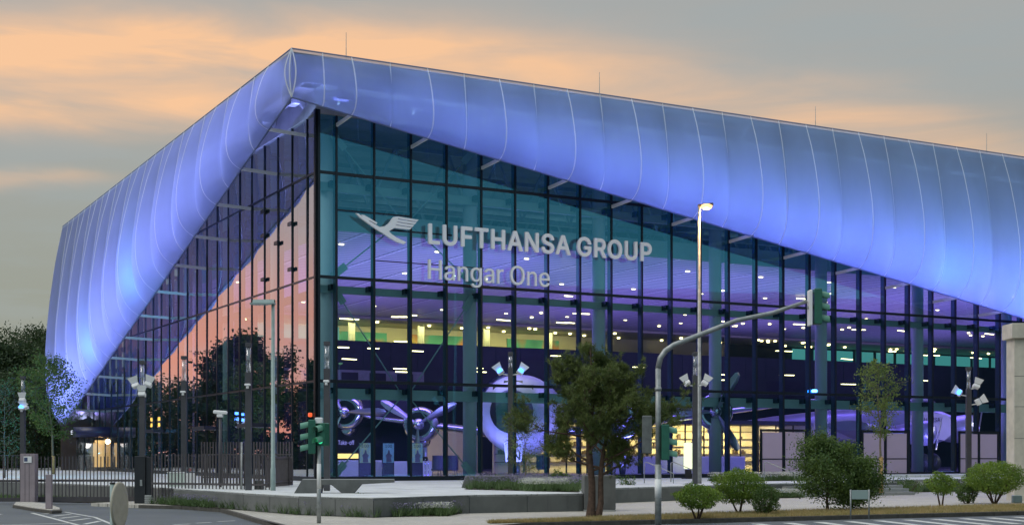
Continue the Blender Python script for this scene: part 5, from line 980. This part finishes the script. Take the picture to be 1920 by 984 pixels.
# loose shrub
tree('loose_shrub', 'large loose untrimmed shrub left of the small metal sign', px(1552, 957, zs), 2.45, 1.05, L_shrub, M_bark, 41, .08, 15000, .05, .05, 'round', dens=.8, cat='shrub')
tree('loose_shrub', 'lower dense part of shrub right beside the small metal sign', px(1597, 955, zs), 1.6, .95, L_shrub, M_bark, 42, .08, 14000, .04, .05, 'round', dens=.9, cat='shrub')
# grass blades on the strip
pts = []
rr = random.Random(9); nrm = Vector((-kd.y, kd.x, 0))
for i in range(60000):
    s = rr.uniform(-1, 34); wmax = float(np.interp(s, [-1, 4, 9, 20, 40], [.25, 1.8, 2.9, 4.2, 4.5])); p = k0+kd*s+nrm*(.12+wmax*rr.random()); pts.append((p.x, p.y, zs+.01))
tag(link('dry_grass', blade_mesh('dry_grass', np.array(pts), .11, .008, L_grass, .5)), 'dry yellow grass growing on the strip along the kerb', 'grass', None, 'stuff')
# bed planting
def scatter(poly, n, seed):
    rr = random.Random(seed); xs = [p[0] for p in poly]; ys = [p[1] for p in poly]; out = []
    while len(out) < n:
        x, y = rr.uniform(min(xs), max(xs)), rr.uniform(min(ys), max(ys)); ins = False; j = len(poly)-1
        for i in range(len(poly)):
            if (poly[i][1] > y) != (poly[j][1] > y) and x < (poly[j][0]-poly[i][0])*(y-poly[i][1])/(poly[j][1]-poly[i][1])+poly[i][0]: ins = not ins
            j = i
        if ins: out.append((x, y))
    return out
def bedding(name, label, poly, z, n_tuft, hgt, flower, seed, cat='plants'):
    rr = random.Random(seed); T_ = scatter(poly, n_tuft, seed); root = thing(name, label, cat, (T_[0][0], T_[0][1], z)); root['kind'] = 'stuff'
    B_ = []; P_ = []; o = Vector((T_[0][0], T_[0][1], z))
    for x, y in T_:
        s = rr.uniform(.5, 1.3)
        for k in range(26): B_.append((x+rr.gauss(0, .07*s)-o.x, y+rr.gauss(0, .07*s)-o.y, 0))
        if flower and rr.random() < flower[1]:
            for k in range(30): P_.append((x+rr.gauss(0, .12)-o.x, y+rr.gauss(0, .12)-o.y, hgt*rr.uniform(.7, 1.25)))
    link('leaves', blade_mesh('leaves', np.array(B_), hgt, .012, L_bed, .55), root)
    if P_: link('blossoms', cloud_mesh('blossoms', np.array(P_), .045, flower[0]), root)
P2 = lambda L: [(p[0], p[1]) for p in L]
fb = P2(bedp+bed_back)
bedding('bed_plants', 'grassy green and lavender plants along the foot of the plaza wall', fb, zs+.02, 520, .34, (L_flowerp, .25), 51)
wf = P2([px(735, 966, zs), px(838, 967, zs), px(835, 957, zs), px(745, 956, zs)])
bedding('flower_clump', 'white flowering clump at the right end of the front bed', wf, zs+.02, 230, .32, (L_flowerw, .95), 52)
bedding('planter_plants', 'green and lavender planting in the raised plaza planter', P2(bed2), .02, 380, .40, (L_flowerp, .45), 53)
wf2 = P2([px(980, 921, 0), px(1070, 921, 0), px(1068, 913, 0), px(985, 912, 0)])
bedding('planter_flowers', 'white flowers along the front of the raised planter', wf2, 0.02, 220, .34, (L_flowerw, .95), 54)
bl = [Bp(13.5, -15.4), Bp(17, -15.4), Bp(17, -14.0), Bp(13.5, -14.0)]
q4('flower_border', bl, zs+.02, M_soil); bedding('border_flowers', 'low white flowering border right of the concrete block', bl, zs+.02, 150, .30, (L_flowerw, .8), 55)
bl = [Bp(24.6, -11.5), Bp(60, -12.6), Bp(60, -9.7), Bp(24.6, -9.7)]
q4('long_border', bl, zs+.02, M_soil); bedding('border_plants', 'long green border in front of the right terrace wall', bl, zs+.02, 520, .45, (L_flowerw, .3), 56)
bl = [Bp(17.0, -9.5), Bp(22.5, -9.5), Bp(22.5, -8.2), Bp(17.0, -8.2)]
q4('lamp_bed', bl, .012, M_soil); bedding('lamp_bed_flowers', 'white flowers at the foot of the lit street lamp', bl, .012, 130, .35, (L_flowerw, .7), 57)
bedding('gate_bed_plants', 'low reddish ground plants behind the sliding gate', [(-24, 60), (-15.8, 56), (-16.5, 62), (-27, 66)], zr+.03, 260, .2, None, 58)
# small bushes in the beds
for i, (x, y, w, h, z, lb) in enumerate(((672, 958, 22, 30, zs, 'small bushy plant in the front bed left of the white flowers'), (630, 956, 20, 24, zs, 'dark rounded plant in the front bed beside the signal pole'), (1048, 915, 40, 34, 0, 'leafy bush at the right end of the raised planter'), (940, 912, 36, 22, 0, 'leafy bush in the raised planter behind the lavender'), (1175, 935, 36, 44, zs, 'leafy plant right of the concrete block'), (1700, 925, 60, 30, zs, 'broad leafy clump under the young tree'))):
    bush(x-w/2, x+w/2, y-h, y, lb, L_shrub, z=z, leaf=.06, n=1800, stems=3, clear=.02, rough=.35, seed=60+i, group='small bushes in the beds', name='bed_bush')
# ------------------------------------------------------------------ plaza furniture
def bench(loc, rz, L1, L2, label):
    r_ = thing('stone_bench', label, 'bench', loc, rz, 'concrete plaza benches')
    xz = Matrix(((1, 0, 0, 0), (0, 0, 1, 0), (0, 1, 0, 0), (0, 0, 0, 1)))
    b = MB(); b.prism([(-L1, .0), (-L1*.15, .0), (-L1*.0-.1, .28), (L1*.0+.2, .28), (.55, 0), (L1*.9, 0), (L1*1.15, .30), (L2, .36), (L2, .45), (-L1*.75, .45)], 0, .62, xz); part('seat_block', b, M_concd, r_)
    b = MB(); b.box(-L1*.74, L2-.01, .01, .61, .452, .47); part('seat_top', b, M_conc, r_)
bench(px(610, 924, 0), R(2), 1.05, 2.3, 'long angular concrete bench behind the signal pole, left on the plaza')
bench(px(895, 914, 0), R(4), .6, 2.6, 'concrete bench at the back of the raised planter')
pl_ = MB(); pl_.bbox(0, 1.05, 0, 1.0, .06, 1.2, .02); blk = px(1096, 958, zs)
cb = thing('concrete_block', 'large weathered concrete block standing behind the pine trunk', 'block', blk, R(3)); part('block', pl_, M_concd, cb)
b = MB(); b.bbox(-.01, 1.06, -.01, 1.01, -.22, .055, .01); part('base', b, M_conc, cb)
# round planter bench with white rim, right
wp = thing('white_planter', 'white rimmed planter bench on the plaza below the right doors', 'planter', (*Bp(34, -8.8), 0), HR)
b = MB(); b.prism([(0, 0), (22, 0), (22, 3), (2.0, 3)], -.58, -.04); part('planter_body', b, M_fascia, wp)
b = MB(); b.prism([(-.3, -.1), (22, -.1), (22, .35), (.9, .35)], .005, .09); part('rim', b, M_white, wp)
# handrails by the steps
for i, (x, y) in enumerate(((1208, 905), (1258, 903), (1433, 905))):
    p = px(x, y, 0); b = MB(); b.tube([(0, 0, 0), (0, 0, .9), (.1, -.05, .95), (1.1, -.9, .45), (1.1, -.9, -.55)], .022, 8)
    single('handrail', b, M_galv, ('steel handrail at the left edge of the steps', 'steel handrail at the right side of the steps', 'steel handrail in front of the first glass door')[i], 'handrail', p, R(10), 'handrails by the plaza steps')
b = MB(); b.bbox(-.25, .25, -.25, .25, 0, .06, .01); b.prism([(-.22, -.02), (.22, -.02), (.16, .02), (-.16, .02)], .06, .5); single('sign_board', b, M_black, 'small black board standing on the terrace by the light box', 'board', (*Bp(tt(1290, -2.5), -2.5), .0), HR)
# ------------------------------------------------------------------ light columns
def column(x, D, ytop, z, label, floods=(), lit=None, tube=1.0, w=.105, cam_=True):
    p = at(x, D, z); H = hz(ytop, D)-z; r_ = thing('light_column', label, 'light column', p, 0, 'dark light columns on the forecourt')
    b = MB(); b.bbox(-w, w, -w, w, 0, H-tube-.12, .01); part('post', b, M_post, r_)
    b = MB(); b.tube([(0, 0, H-tube-.12), (0, 0, H-.12)], w*.9, 16); part('lamp_tube', b, M_clear, r_)
    b = MB(); b.tube([(0, 0, H-tube-.12), (0, 0, H-.12)], .015, 6); b.bbox(-w, w, -w, w, H-.14, H, .01); part('cap', b, M_post, r_)
    if cam_:
        b = MB(); b.bbox(-.10, .10, -w-.16, -w-.005, H-tube-.62, H-tube-.54, .02); b.tube([(0, -w-.08, H-tube-.62), (0, -w-.08, H-tube-.72)], .05, 10); part('camera_unit', b, M_white, r_)
    for dx, dz, ang in floods:
        fl = MB(); Mx = Matrix.Translation((dx, -.05, H-tube+dz)) @ Matrix.Rotation(ang, 4, 'Y') @ Matrix.Rotation(R(-25), 4, 'X')
        fl.bbox(-.14, .14, -.11, .11, -.1, .08, .03, Mx); fl.add([Mx @ Vector(v) for v in ((-.14, -.11, .08), (.14, -.11, .08), (.21, -.26, .28), (-.21, -.26, .28), (-.14, -.10, .085), (.14, -.10, .085), (.21, -.25, .285), (-.21, -.25, .285))], [(0, 1, 2, 3), (4, 7, 6, 5), (0, 4, 5, 1), (1, 5, 6, 2), (2, 6, 7, 3), (3, 7, 4, 0)])
        fl.tube([(0, 0, H-tube+dz-.15), (dx, -.03, H-tube+dz-.08)], .03, 6); fo = part('floodlight', fl, M_white, r_)
        if lit is not None and dz == floods[lit][1]:
            lm = MB(); lm.bbox(-.10, .10, -.17, -.118, -.07, .07, .01, Mx); part('lens', lm, emat('blue_flood', (.03, .2, 1), 7), fo)
    return r_
column(43, 66, 705, zr, 'dark light column with a shining blue floodlight left of the young tree', ((.0, -.15, R(0)), (-.05, -.55, R(30)), (.12, -.5, R(-20))), 1)
column(267, 55, 676, zs, 'dark light column with two white floodlights above the right gate post', ((-.25, .0, R(-20)), (.25, .05, R(20)), (.0, -.35, R(0))), cam_=False)
column(345, 56, 667, zs, 'dark light column rising between the gate and the camera pole', tube=.9)
column(466, 50, 643, zs, 'dark light column close to the grey street lamp', tube=.95)
column(613, 49, 640, 0, 'dark light column in front of the glass corner', tube=.85)
column(957, 57.8, 660, 0, 'dark light column with two winged floodlights in the raised planter', ((-.42, -.28, R(-35)), (.42, -.28, R(35))), 0, tube=.55, cam_=False)
column(1303, 60, 660, 0, 'dark light column with floodlights hidden behind the lit street lamp', ((-.36, -.45, R(-30)), (.42, -.45, R(30))), tube=.9, cam_=False)
column(1816, 61, 688, 0, 'dark light column with three floodlights above the widest hedge', ((-.42, -.3, R(-60)), (.32, .0, R(20)), (.42, -.7, R(60))), 0, tube=.85, cam_=False)
bp = at(43, 65.7, 0); light('SPOT', 'blue_spot', 6500, (.05, .55, 1), (bp.x-.1, bp.y+1.0, hz(760, 66)), None, rot=(R(98), 0, R(15)), size=.15, spot=R(70))
column(43, 66, 705, zr, 'dark light column with blue floodlights mirrored in the left facade', ((.0, -.15, R(0)), (.0, -.55, R(0)), (.35, -.15, R(0)), (.35, -.55, R(0))), None).location = (-40.1, 100.3, zr)
b = MB()
for dx in (0, .5):
    for dz in (0, .45): b.bbox(dx, dx+.3, -.03, .03, dz, dz+.22, .02)
single('blue_flood_panel', b, emat('blue_panel', (.06, .22, 1), 8), 'four blue floodlight lenses mirrored low in the left facade', 'floodlight', (-39.9, 99.6, 4.0), R(45))
# ------------------------------------------------------------------ street lamps
L1 = thing('street_lamp', 'unlit grey-green street lamp with flat head beside the glass corner', 'street lamp', px(512, 950, zs)); Hh = 7.4
b = MB(); b.tube([(0, 0, 0), (0, 0, 1.4), (0, 0, 1.42), (0, 0, Hh)], [.095, .095, .08, .06], 14); part('pole', b, M_lampgrey, L1)
b = MB(); b.grid([[(x, y, Hh+zt) for y, zt in ((-.15, -.04), (-.10, .09), (.10, .09), (.15, -.04))] for x in (.06, -.2, -.45, -.72)]); b.box(-.82, .08, -.15, .15, Hh-.08, Hh-.04); b.prism([(-.82, -.15), (-.72, -.15), (-.72, .15), (-.82, .15)], Hh-.041, Hh-.03); part('lamp_head', b, M_lampgrey, L1)
b = MB(); b.box(-.7, -.2, -.11, .11, Hh-.11, Hh-.082); part('lens', b, M_clear, L1)
p = at(1311, 61.0, 0); Hh2 = hz(386, 61)
L2 = thing('street_lamp', 'tall street lamp glowing warm in front of the membrane', 'street lamp', p)
b = MB(); b.tube([(0, 0, 0), (0, 0, 2.2), (0, 0, 2.25), (0, 0, Hh2)], [.11, .11, .095, .06], 14); part('pole', b, M_galv, L2)
b = MB(); b.beam((-.05, 0, Hh2), (.62, 0, Hh2+.08), .16, .10); part('lamp_head', b, M_post, L2)
b = MB(); b.lathe([(.12, -.17), (.24, -.10), (.27, .0), (.16, .06)], 16, Matrix.Translation((.32, -.02, Hh2+.0))); part('lamp_bowl', b, emat('sodium_glow', (1, .55, .2), 2.4), L2)
light('POINT', 'lamp_light', 450, (1, .52, .2), (.3, -.15, Hh2-.22), L2, size=.12)
# reflected street lamps along the opposite side of the road (behind the viewer, seen in the glass)
for k in range(3):
    q = (34+k*20, 30+k*17, zr); l3 = dup(L2, q, R(120), ('lit street lamp across the road, first mirrored in the glass', 'lit street lamp across the road, second mirrored in the glass', 'lit street lamp across the road, last mirrored in the glass')[k], 'street lamps across the road')
    l3.scale = (.8, .8, .8)
    for c in list(l3.children):
        if c.type == 'LIGHT': bpy.data.objects.remove(c)
# the block across the road, seen mirrored
OB = thing('office_block', 'dark office block across the road mirrored in the long glass facade', 'building', (28.5, 18, zr), R(42))
b = MB(); b.box(0, 120, -14, 0, 0, 17.5); part('wall', b, mat('office_wall', (.05, .05, .06), .8, noise=.3, nscale=.2), OB)
b = MB(); b.box(-.3, 120.3, -14.3, .3, 17.5, 18.1); part('roof', b, M_roofm, OB)
for k in range(9):
    b = MB(); b.box(4+k*13, 7+k*13, .01, .06, 4.4+3.4*(k % 3), 6.2+3.4*(k % 3)); part('window', b, mat('dark_pane', (.03, .04, .05), .1), OB)
# ------------------------------------------------------------------ traffic signals
def head(parent, loc, rz, back=True, lit=None, lamps=3, name='signal_head'):
    """housing 0.30 wide, lamps*0.30 tall; faces local -x"""
    H = lamps*.31+.02; Mx = Matrix.Translation(loc) @ Matrix.Rotation(rz, 4, 'Z')
    b = MB(); b.bbox(-.10, .10, -.16, .16, 0, H, .02, Mx); h = part(name, b, M_green, parent)
    for k in range(lamps):
        z = .165+.31*k; P = []
        for q in range(13):
            a_ = math.pi*(q/12)*1.25-.4; P.append([Mx @ Vector((-x, .115*math.cos(a_), z+.115*math.sin(a_)-(x-.1)*.22)) for x in (.1, .2, .32)])
        v = MB(); v.grid(P); P2_ = [[p*1 for p in row] for row in P]; part('visor', v, M_greenl, h)
        d = MB(); d.lathe([(.105, 0), (.07, .02), (.01, .03)], 16, Mx @ Matrix.Translation((-.102, 0, z)) @ Matrix.Rotation(R(-90), 4, 'Y')); part('lens', d, emat('green_light', (.05, 1, .45), .9) if (lit == k) else M_black, h)
    return h
S1 = thing('traffic_signal', 'pedestrian and vehicle signal heads on a grey pole at the pavement edge', 'traffic light', px(598, 980, zs)); s_ = 38/F
b = MB(); b.tube([(0, 0, 0), (0, 0, .95), (0, 0, .96), (0, 0, 2.75)], [.06, .06, .052, .05], 14); part('pole', b, M_galv, S1)
b = MB(); b.tube([(0, 0, .95), (0, 0, 1.65)], .058, 14); part('pole_band', b, M_white, S1)
b = MB(); b.bbox(-.10, .10, -.10, .10, 2.76, 2.93, .02); part('top_box', b, M_white, S1)
head(S1, (-.20, .02, 1.92), R(8)); head(S1, (.11, -.02, 2.14), R(55), lit=0, lamps=2)
# mast arm signal
S2 = thing('mast_arm_signal', 'grey mast pole with long arm carrying a green signal head', 'traffic light', at(1234, 36.5, zs)); D2 = 36.5; k_ = D2/F
pts = [(0, 0, 0), (0, 0, hz(745, D2)-zs), (0, 0, hz(690, D2)-zs)]
for x, y in ((1238, 671), (1248, 657), (1263, 647), (1285, 638), (1380, 601), (1450, 586), (1513, 565)): pts.append(((x-1234)*k_, 0, hz(y, D2)-zs))
b = MB(); b.tube(pts[2:], [.075, .075, .075, .073, .072, .062, .058, .05], 14); arm = part('arm', b, M_galv, S2)
b = MB(); b.tube([(0, 0, 0), (0, 0, hz(870, D2)-zs)], .088, 16); b.tube([(0, 0, hz(870, D2)-zs), (0, 0, hz(690, D2)-zs)], .072, 16); b.tube([(0, 0, hz(732, D2)-zs), (0, 0, hz(726, D2)-zs)], .09, 16); part('pole', b, M_galv, S2)
b = MB(); b.tube([(0, 0, .75), (0, 0, 1.25)], .091, 16); part('pole_band', b, M_white, S2)
xx = (1518-1234)*k_; z0, z1 = hz(611, D2)-zs, hz(544, D2)-zs
b = MB(); b.bbox(xx-.03, xx+.04, -.16, .16, z0, z1, .015); part('backing_plate', b, M_white, S2)
b = MB(); b.tube([(xx-.06, 0, (z0+z1)/2+.02), (xx+.14, 0, (z0+z1)/2+.02)], .045, 10); b.tube([(xx, 0, z1-.06), (xx+.14, 0, z1-.09)], .018, 6); b.tube([(xx, 0, z0+.06), (xx+.14, 0, z0+.06)], .018, 6); part('bracket', b, M_galv, S2)
head(S2, (xx+.20, 0, z0+.04), R(180), name='signal_head')
z0 = hz(862, D2)-zs
head(S2, (.18, -.02, z0), R(180)); 
b = MB(); zb_ = hz(850, D2)-zs; b.bbox(-.42, -.16, .05, .10, zb_, zb_+1.02, .02); b.tube([(-.16, .07, zb_+.3), (0, .05, zb_+.3)], .02, 6); b.tube([(-.16, .07, zb_+.7), (0, .05, zb_+.7)], .02, 6); part('sign_panel', b, mat('panel_back', (.17, .18, .17), .6, .3, noise=.3, nscale=5), S2)
# ------------------------------------------------------------------ gates, fences, posts
def bars(b, p, q, z0, z1, sp=.14, w=.03):
    p, q = Vector(p), Vector(q); n = int((q-p).length/sp); d = (q-p).normalized(); ang = math.atan2(d.y, d.x)
    for i in range(n+1):
        c = p.lerp(q, i/max(1, n)); b.box(-w/2, w/2, -.02, .02, z0, z1, Matrix.Translation((c.x, c.y, 0)) @ Matrix.Rotation(ang, 4, 'Z'))
def fence(name, label, p, q, zb, z0, z1, rails, sp=.14, w=.03, group=None, cat='fence'):
    p, q = Vector(p), Vector(q); r_ = thing(name, label, cat, (p.x, p.y, zb), 0, group); o = Vector((p.x, p.y, zb))
    b = MB(); bars(b, Vector((0, 0, 0)), q-p, z0-zb, z1-zb, sp, w); part('bars', b, M_fence, r_)
    for z, h in rails: b = MB(); b.beam((0, 0, z-zb), (q.x-p.x, q.y-p.y, z-zb), .07, h); part('rail', b, M_fence, r_)
    return r_
gz = 56.0
fence('sliding_gate', 'wide dark barred sliding gate between the pillar and the black gate post', at(64, gz-.4), at(255, gz-.4), zr, -.55, 1.22, ((-.52, .20), (.25-.01, .09), ), .142, .032, cat='gate')
fence('sliding_gate', 'dark barred gate leaf at the left edge, cut by the frame', at(-90, gz), at(38, gz), zr, -.55, 1.22, ((-.55, .16), (.22, .09)), .165, .032, cat='gate')
fence('bar_fence', 'dark bar fence right of the black gate post behind the white cabinet', at(285, 53.0), at(505, 50.5), zs, -.5, 1.33, ((.18, .08),), .16, .03)
tf = fence('screen_fence', 'tall closely spaced slat screen on the plaza before the left facade', at(378, 57), at(548, 56.2), 0, .05, 1.82, ((.35, .06), (1.3, .05)), .125, .05)
fence('bar_fence', 'short dark fence closing the plaza beside the glass corner', at(500, 53), at(548, 57), 0, 0.02, 1.2, ((1.18, .08), (.2, .05)), .16, .035)
fence('perimeter_fence', 'distant pale mesh fence along the trees at the left', (-75, 100, 0), (-38, 106, 0), zr, -.5, 1.3, ((1.2, .05),), .35, .02)
GPp = thing('gate_pillar', 'mauve grey metal clad gate pillar with a small camera notice', 'gate pillar', at(38, 55.0, zr)); wpx = 27/F*55
b = MB(); b.bbox(0, wpx, 0, .4, 0, hz(850, 55)-zr, .01); part('pillar', b, M_pillar, GPp)
b = MB()
for k in (.33, .62): b.box(wpx*k-.006, wpx*k+.006, -.004, -.001, .02, hz(851, 55)-zr)
part('joint', b, M_dark, GPp)
b = MB(); b.bbox(wpx*.25, wpx*.8, -.03, -.005, hz(867, 55)-zr, hz(855, 55)-zr, .005); nt2 = part('notice', b, M_white, GPp)
b = MB(); b.box(wpx*.29, wpx*.52, -.036, -.031, hz(864.5, 55)-zr, hz(857, 55)-zr); part('pictogram', b, mat('notice_blue', (.05, .07, .15), .5), nt2)
b = MB(); b.bbox(0, .42, 0, .5, 0, hz(852, 53)-zs+.05, .015); b.bbox(.44, .62, .05, .45, 0, 1.9, .015)
BG = thing('gate_post', 'thick black gate post with a small keypad at the right end of the sliding gate', 'gate post', at(252, 53, zs-.1)); part('post', b, M_dark, BG)
b = MB(); b.bbox(.22, .31, -.03, -.002, .78, 1.02, .005); part('keypad', b, M_galv, BG)
b = MB(); b.bbox(-.10, .10, -.08, .08, 0, hz(888, 49)-zs, .012); single('bollard', b, M_pillar, 'square mauve bollard on the small island before the gate', 'bollard', px(92, 953, zs))
# traffic island
isl = [px(x, y, zs) for x, y in ((26, 945), (60, 950.5), (95, 955), (112, 954), (112, 951), (90, 943.5), (60, 940), (30, 940))]
slab('traffic_island', P2(isl), zr-.1, zs-.0, M_pave)
b = MB(); b.prism([(p.x+(p.x-isl[6].x)*.06, p.y+(p.y-isl[6].y)*.06) for p in isl], zr-.1, zs-.02); struct('island_kerb', b, M_kerb)
# cabinets
cc = thing('utility_cabinet', 'pale green-white utility cabinet behind the bar fence', 'cabinet', px(314, 939, zs)); b = MB(); b.bbox(0, .68, 0, .35, .02, 1.15, .02); part('body', b, mat('cabinet_paint', (.55, .62, .55), .5, noise=.1), cc)
b = MB(); b.box(-.02, .70, -.02, .37, 1.15, 1.19); part('lid', b, M_white, cc)
ic = thing('intercom_pillar', 'light grey intercom pillar with clear hood and red symbol in front of the fence', 'intercom', px(346, 943, zs)); b = MB(); b.bbox(0, .33, 0, .3, 0, 1.18, .01); part('pillar', b, M_white, ic)
b = MB(); b.box(0, .33, 0, .3, 1.182, 1.42); part('hood', b, M_clear, ic)
b = MB(); b.lathe([(.07, 0), (.07, .02)], 14, Matrix.Translation((.17, .12, 1.30)) @ Matrix.Rotation(R(90), 4, 'X')); part('symbol', b, mat('red_symbol', (.6, .05, .02), .5), ic)
# camera pole
cp = thing('camera_pole', 'slim grey pole carrying a white cctv camera pointing left', 'camera pole', px(413, 941, zs)); Hc = hz(771, 54)-zs
b = MB(); b.tube([(0, 0, 0), (0, 0, Hc)], .06, 12); part('pole', b, M_post, cp)
b = MB(); b.bbox(-.52, .02, -.08, .08, Hc-.10, Hc+.04, .03, Matrix.Rotation(R(4), 4, 'Y')); b.bbox(-.12, .1, -.1, .1, Hc-.22, Hc-.1, .02); part('camera_housing', b, M_white, cp)
b = MB(); b.tube([(0, 0, 0), (0, 0, hz(828, 50)-zs)], .035, 10); single('signal_post', b, M_galv, 'short plain galvanised post left of the dark light column', 'post', px(453, 947, zs))
# crate, small stone, bins
cr = thing('wooden_crate', 'weathered wooden crate standing in the bed by the galvanised post', 'crate', px(434, 946, zs), R(20))
for k in range(4): b = MB(); b.bbox(0, .42, -.012, .012, .05+.11*k, .13+.11*k, .004); b.bbox(-.012, .012, 0, .3, .05+.11*k, .13+.11*k, .004); part('slat', b, mat('old_wood', (.20, .15, .10), .9, noise=.4, nscale=8), cr)
b = MB(); b.bbox(-.02, .05, -.03, .03, 0, .5, .005); b.bbox(.38, .45, -.03, .03, 0, .5, .005); part('corner_post', b, MATS['old_wood'], cr)
st_ = thing('stone_stack', 'little stack of grey paving stones beside the black gate post', 'stones', px(271, 944, zs))
for k in range(4): b = MB(); b.bbox(0, .34-.03*k, 0, .2, .085*k, .085*k+.08, .012); part('stone', b, M_conc, st_)
for i, (x, y) in enumerate(((478, 917),)):
    b = MB(); b.bbox(0, .3, 0, .3, 0, .34, .02); b.bbox(.02, .28, -.01, .02, .17, .27, .005); single('litter_bin', b, M_concd, 'small square concrete bin at the left edge of the plaza', 'bin', px(x, y, 0))
# back of a round sign, near the viewer
rs = thing('round_road_sign', 'back of a low round road sign on a grey pole at the lower left', 'road sign', at(211, 18, zr))
b = MB(); b.tube([(0, 0, 0), (0, 0, hz(907, 18)-zr)], .035, 12); part('pole', b, M_lampgrey, rs)
b = MB(); b.tube([(0, 0, hz(907, 18)-zr), (0, 0, hz(903.5, 18)-zr)], .038, 12); part('pole_cap', b, M_black, rs)
Mx = Matrix.Translation((.035, 0.0, hz(946, 18)-zr)) @ Matrix.Rotation(R(-4), 4, 'Z') @ Matrix.Rotation(R(90), 4, 'Y')
b = MB(); b.lathe([(.285, .040), (.305, .045), (.305, .07), (.28, .074)], 40, Mx); part('disc', b, mat('sign_back', (.40, .36, .27), .55, noise=.15, nscale=9), rs)
# small empty sign frame at right
sf = thing('small_road_sign', 'back of a small rectangular sign on two short posts at the roadside', 'road sign', at(1595, 42.2, zs), R(4)); wd = 35/F*42.2; hh = hz(917, 42.2)-zs
for x in (0, wd): b = MB(); b.tube([(x, 0, -.1), (x, 0, hh)], .025, 10); part('post', b, M_galv, sf)
b = MB(); b.bbox(.03, wd-.03, -.015, .015, hh-.30, hh-.02, .006); part('panel', b, mat('sign_grey_green', (.25, .33, .31), .5), sf)
# cream portal at right edge
po = thing('cream_portal', 'cream rendered portal pillar with projecting cap at the right edge', 'wall', at(1902, 56, zs)); zt = hz(606, 56)-zs
b = MB(); b.box(0, 6, 0, .9, 0, zt-.62); part('pillar', b, M_cream, po)
b = MB()
for z in (1.25, 2.55, 3.85, 5.1): b.box(-.003, 6, -.004, -.001, z, z+.018)
part('joint', b, M_concd, po)
b = MB(); b.bbox(-.14, 6.1, -.14, 1.04, zt-.62, zt, .02); part('cap', b, M_cream, po)
b = MB(); b.bbox(0, .35, -.4, -.2, 0, .3, .02); single('service_box', b, M_lampgrey, 'small grey box at the foot of the cream portal', 'box', at(1893, 54, zs))
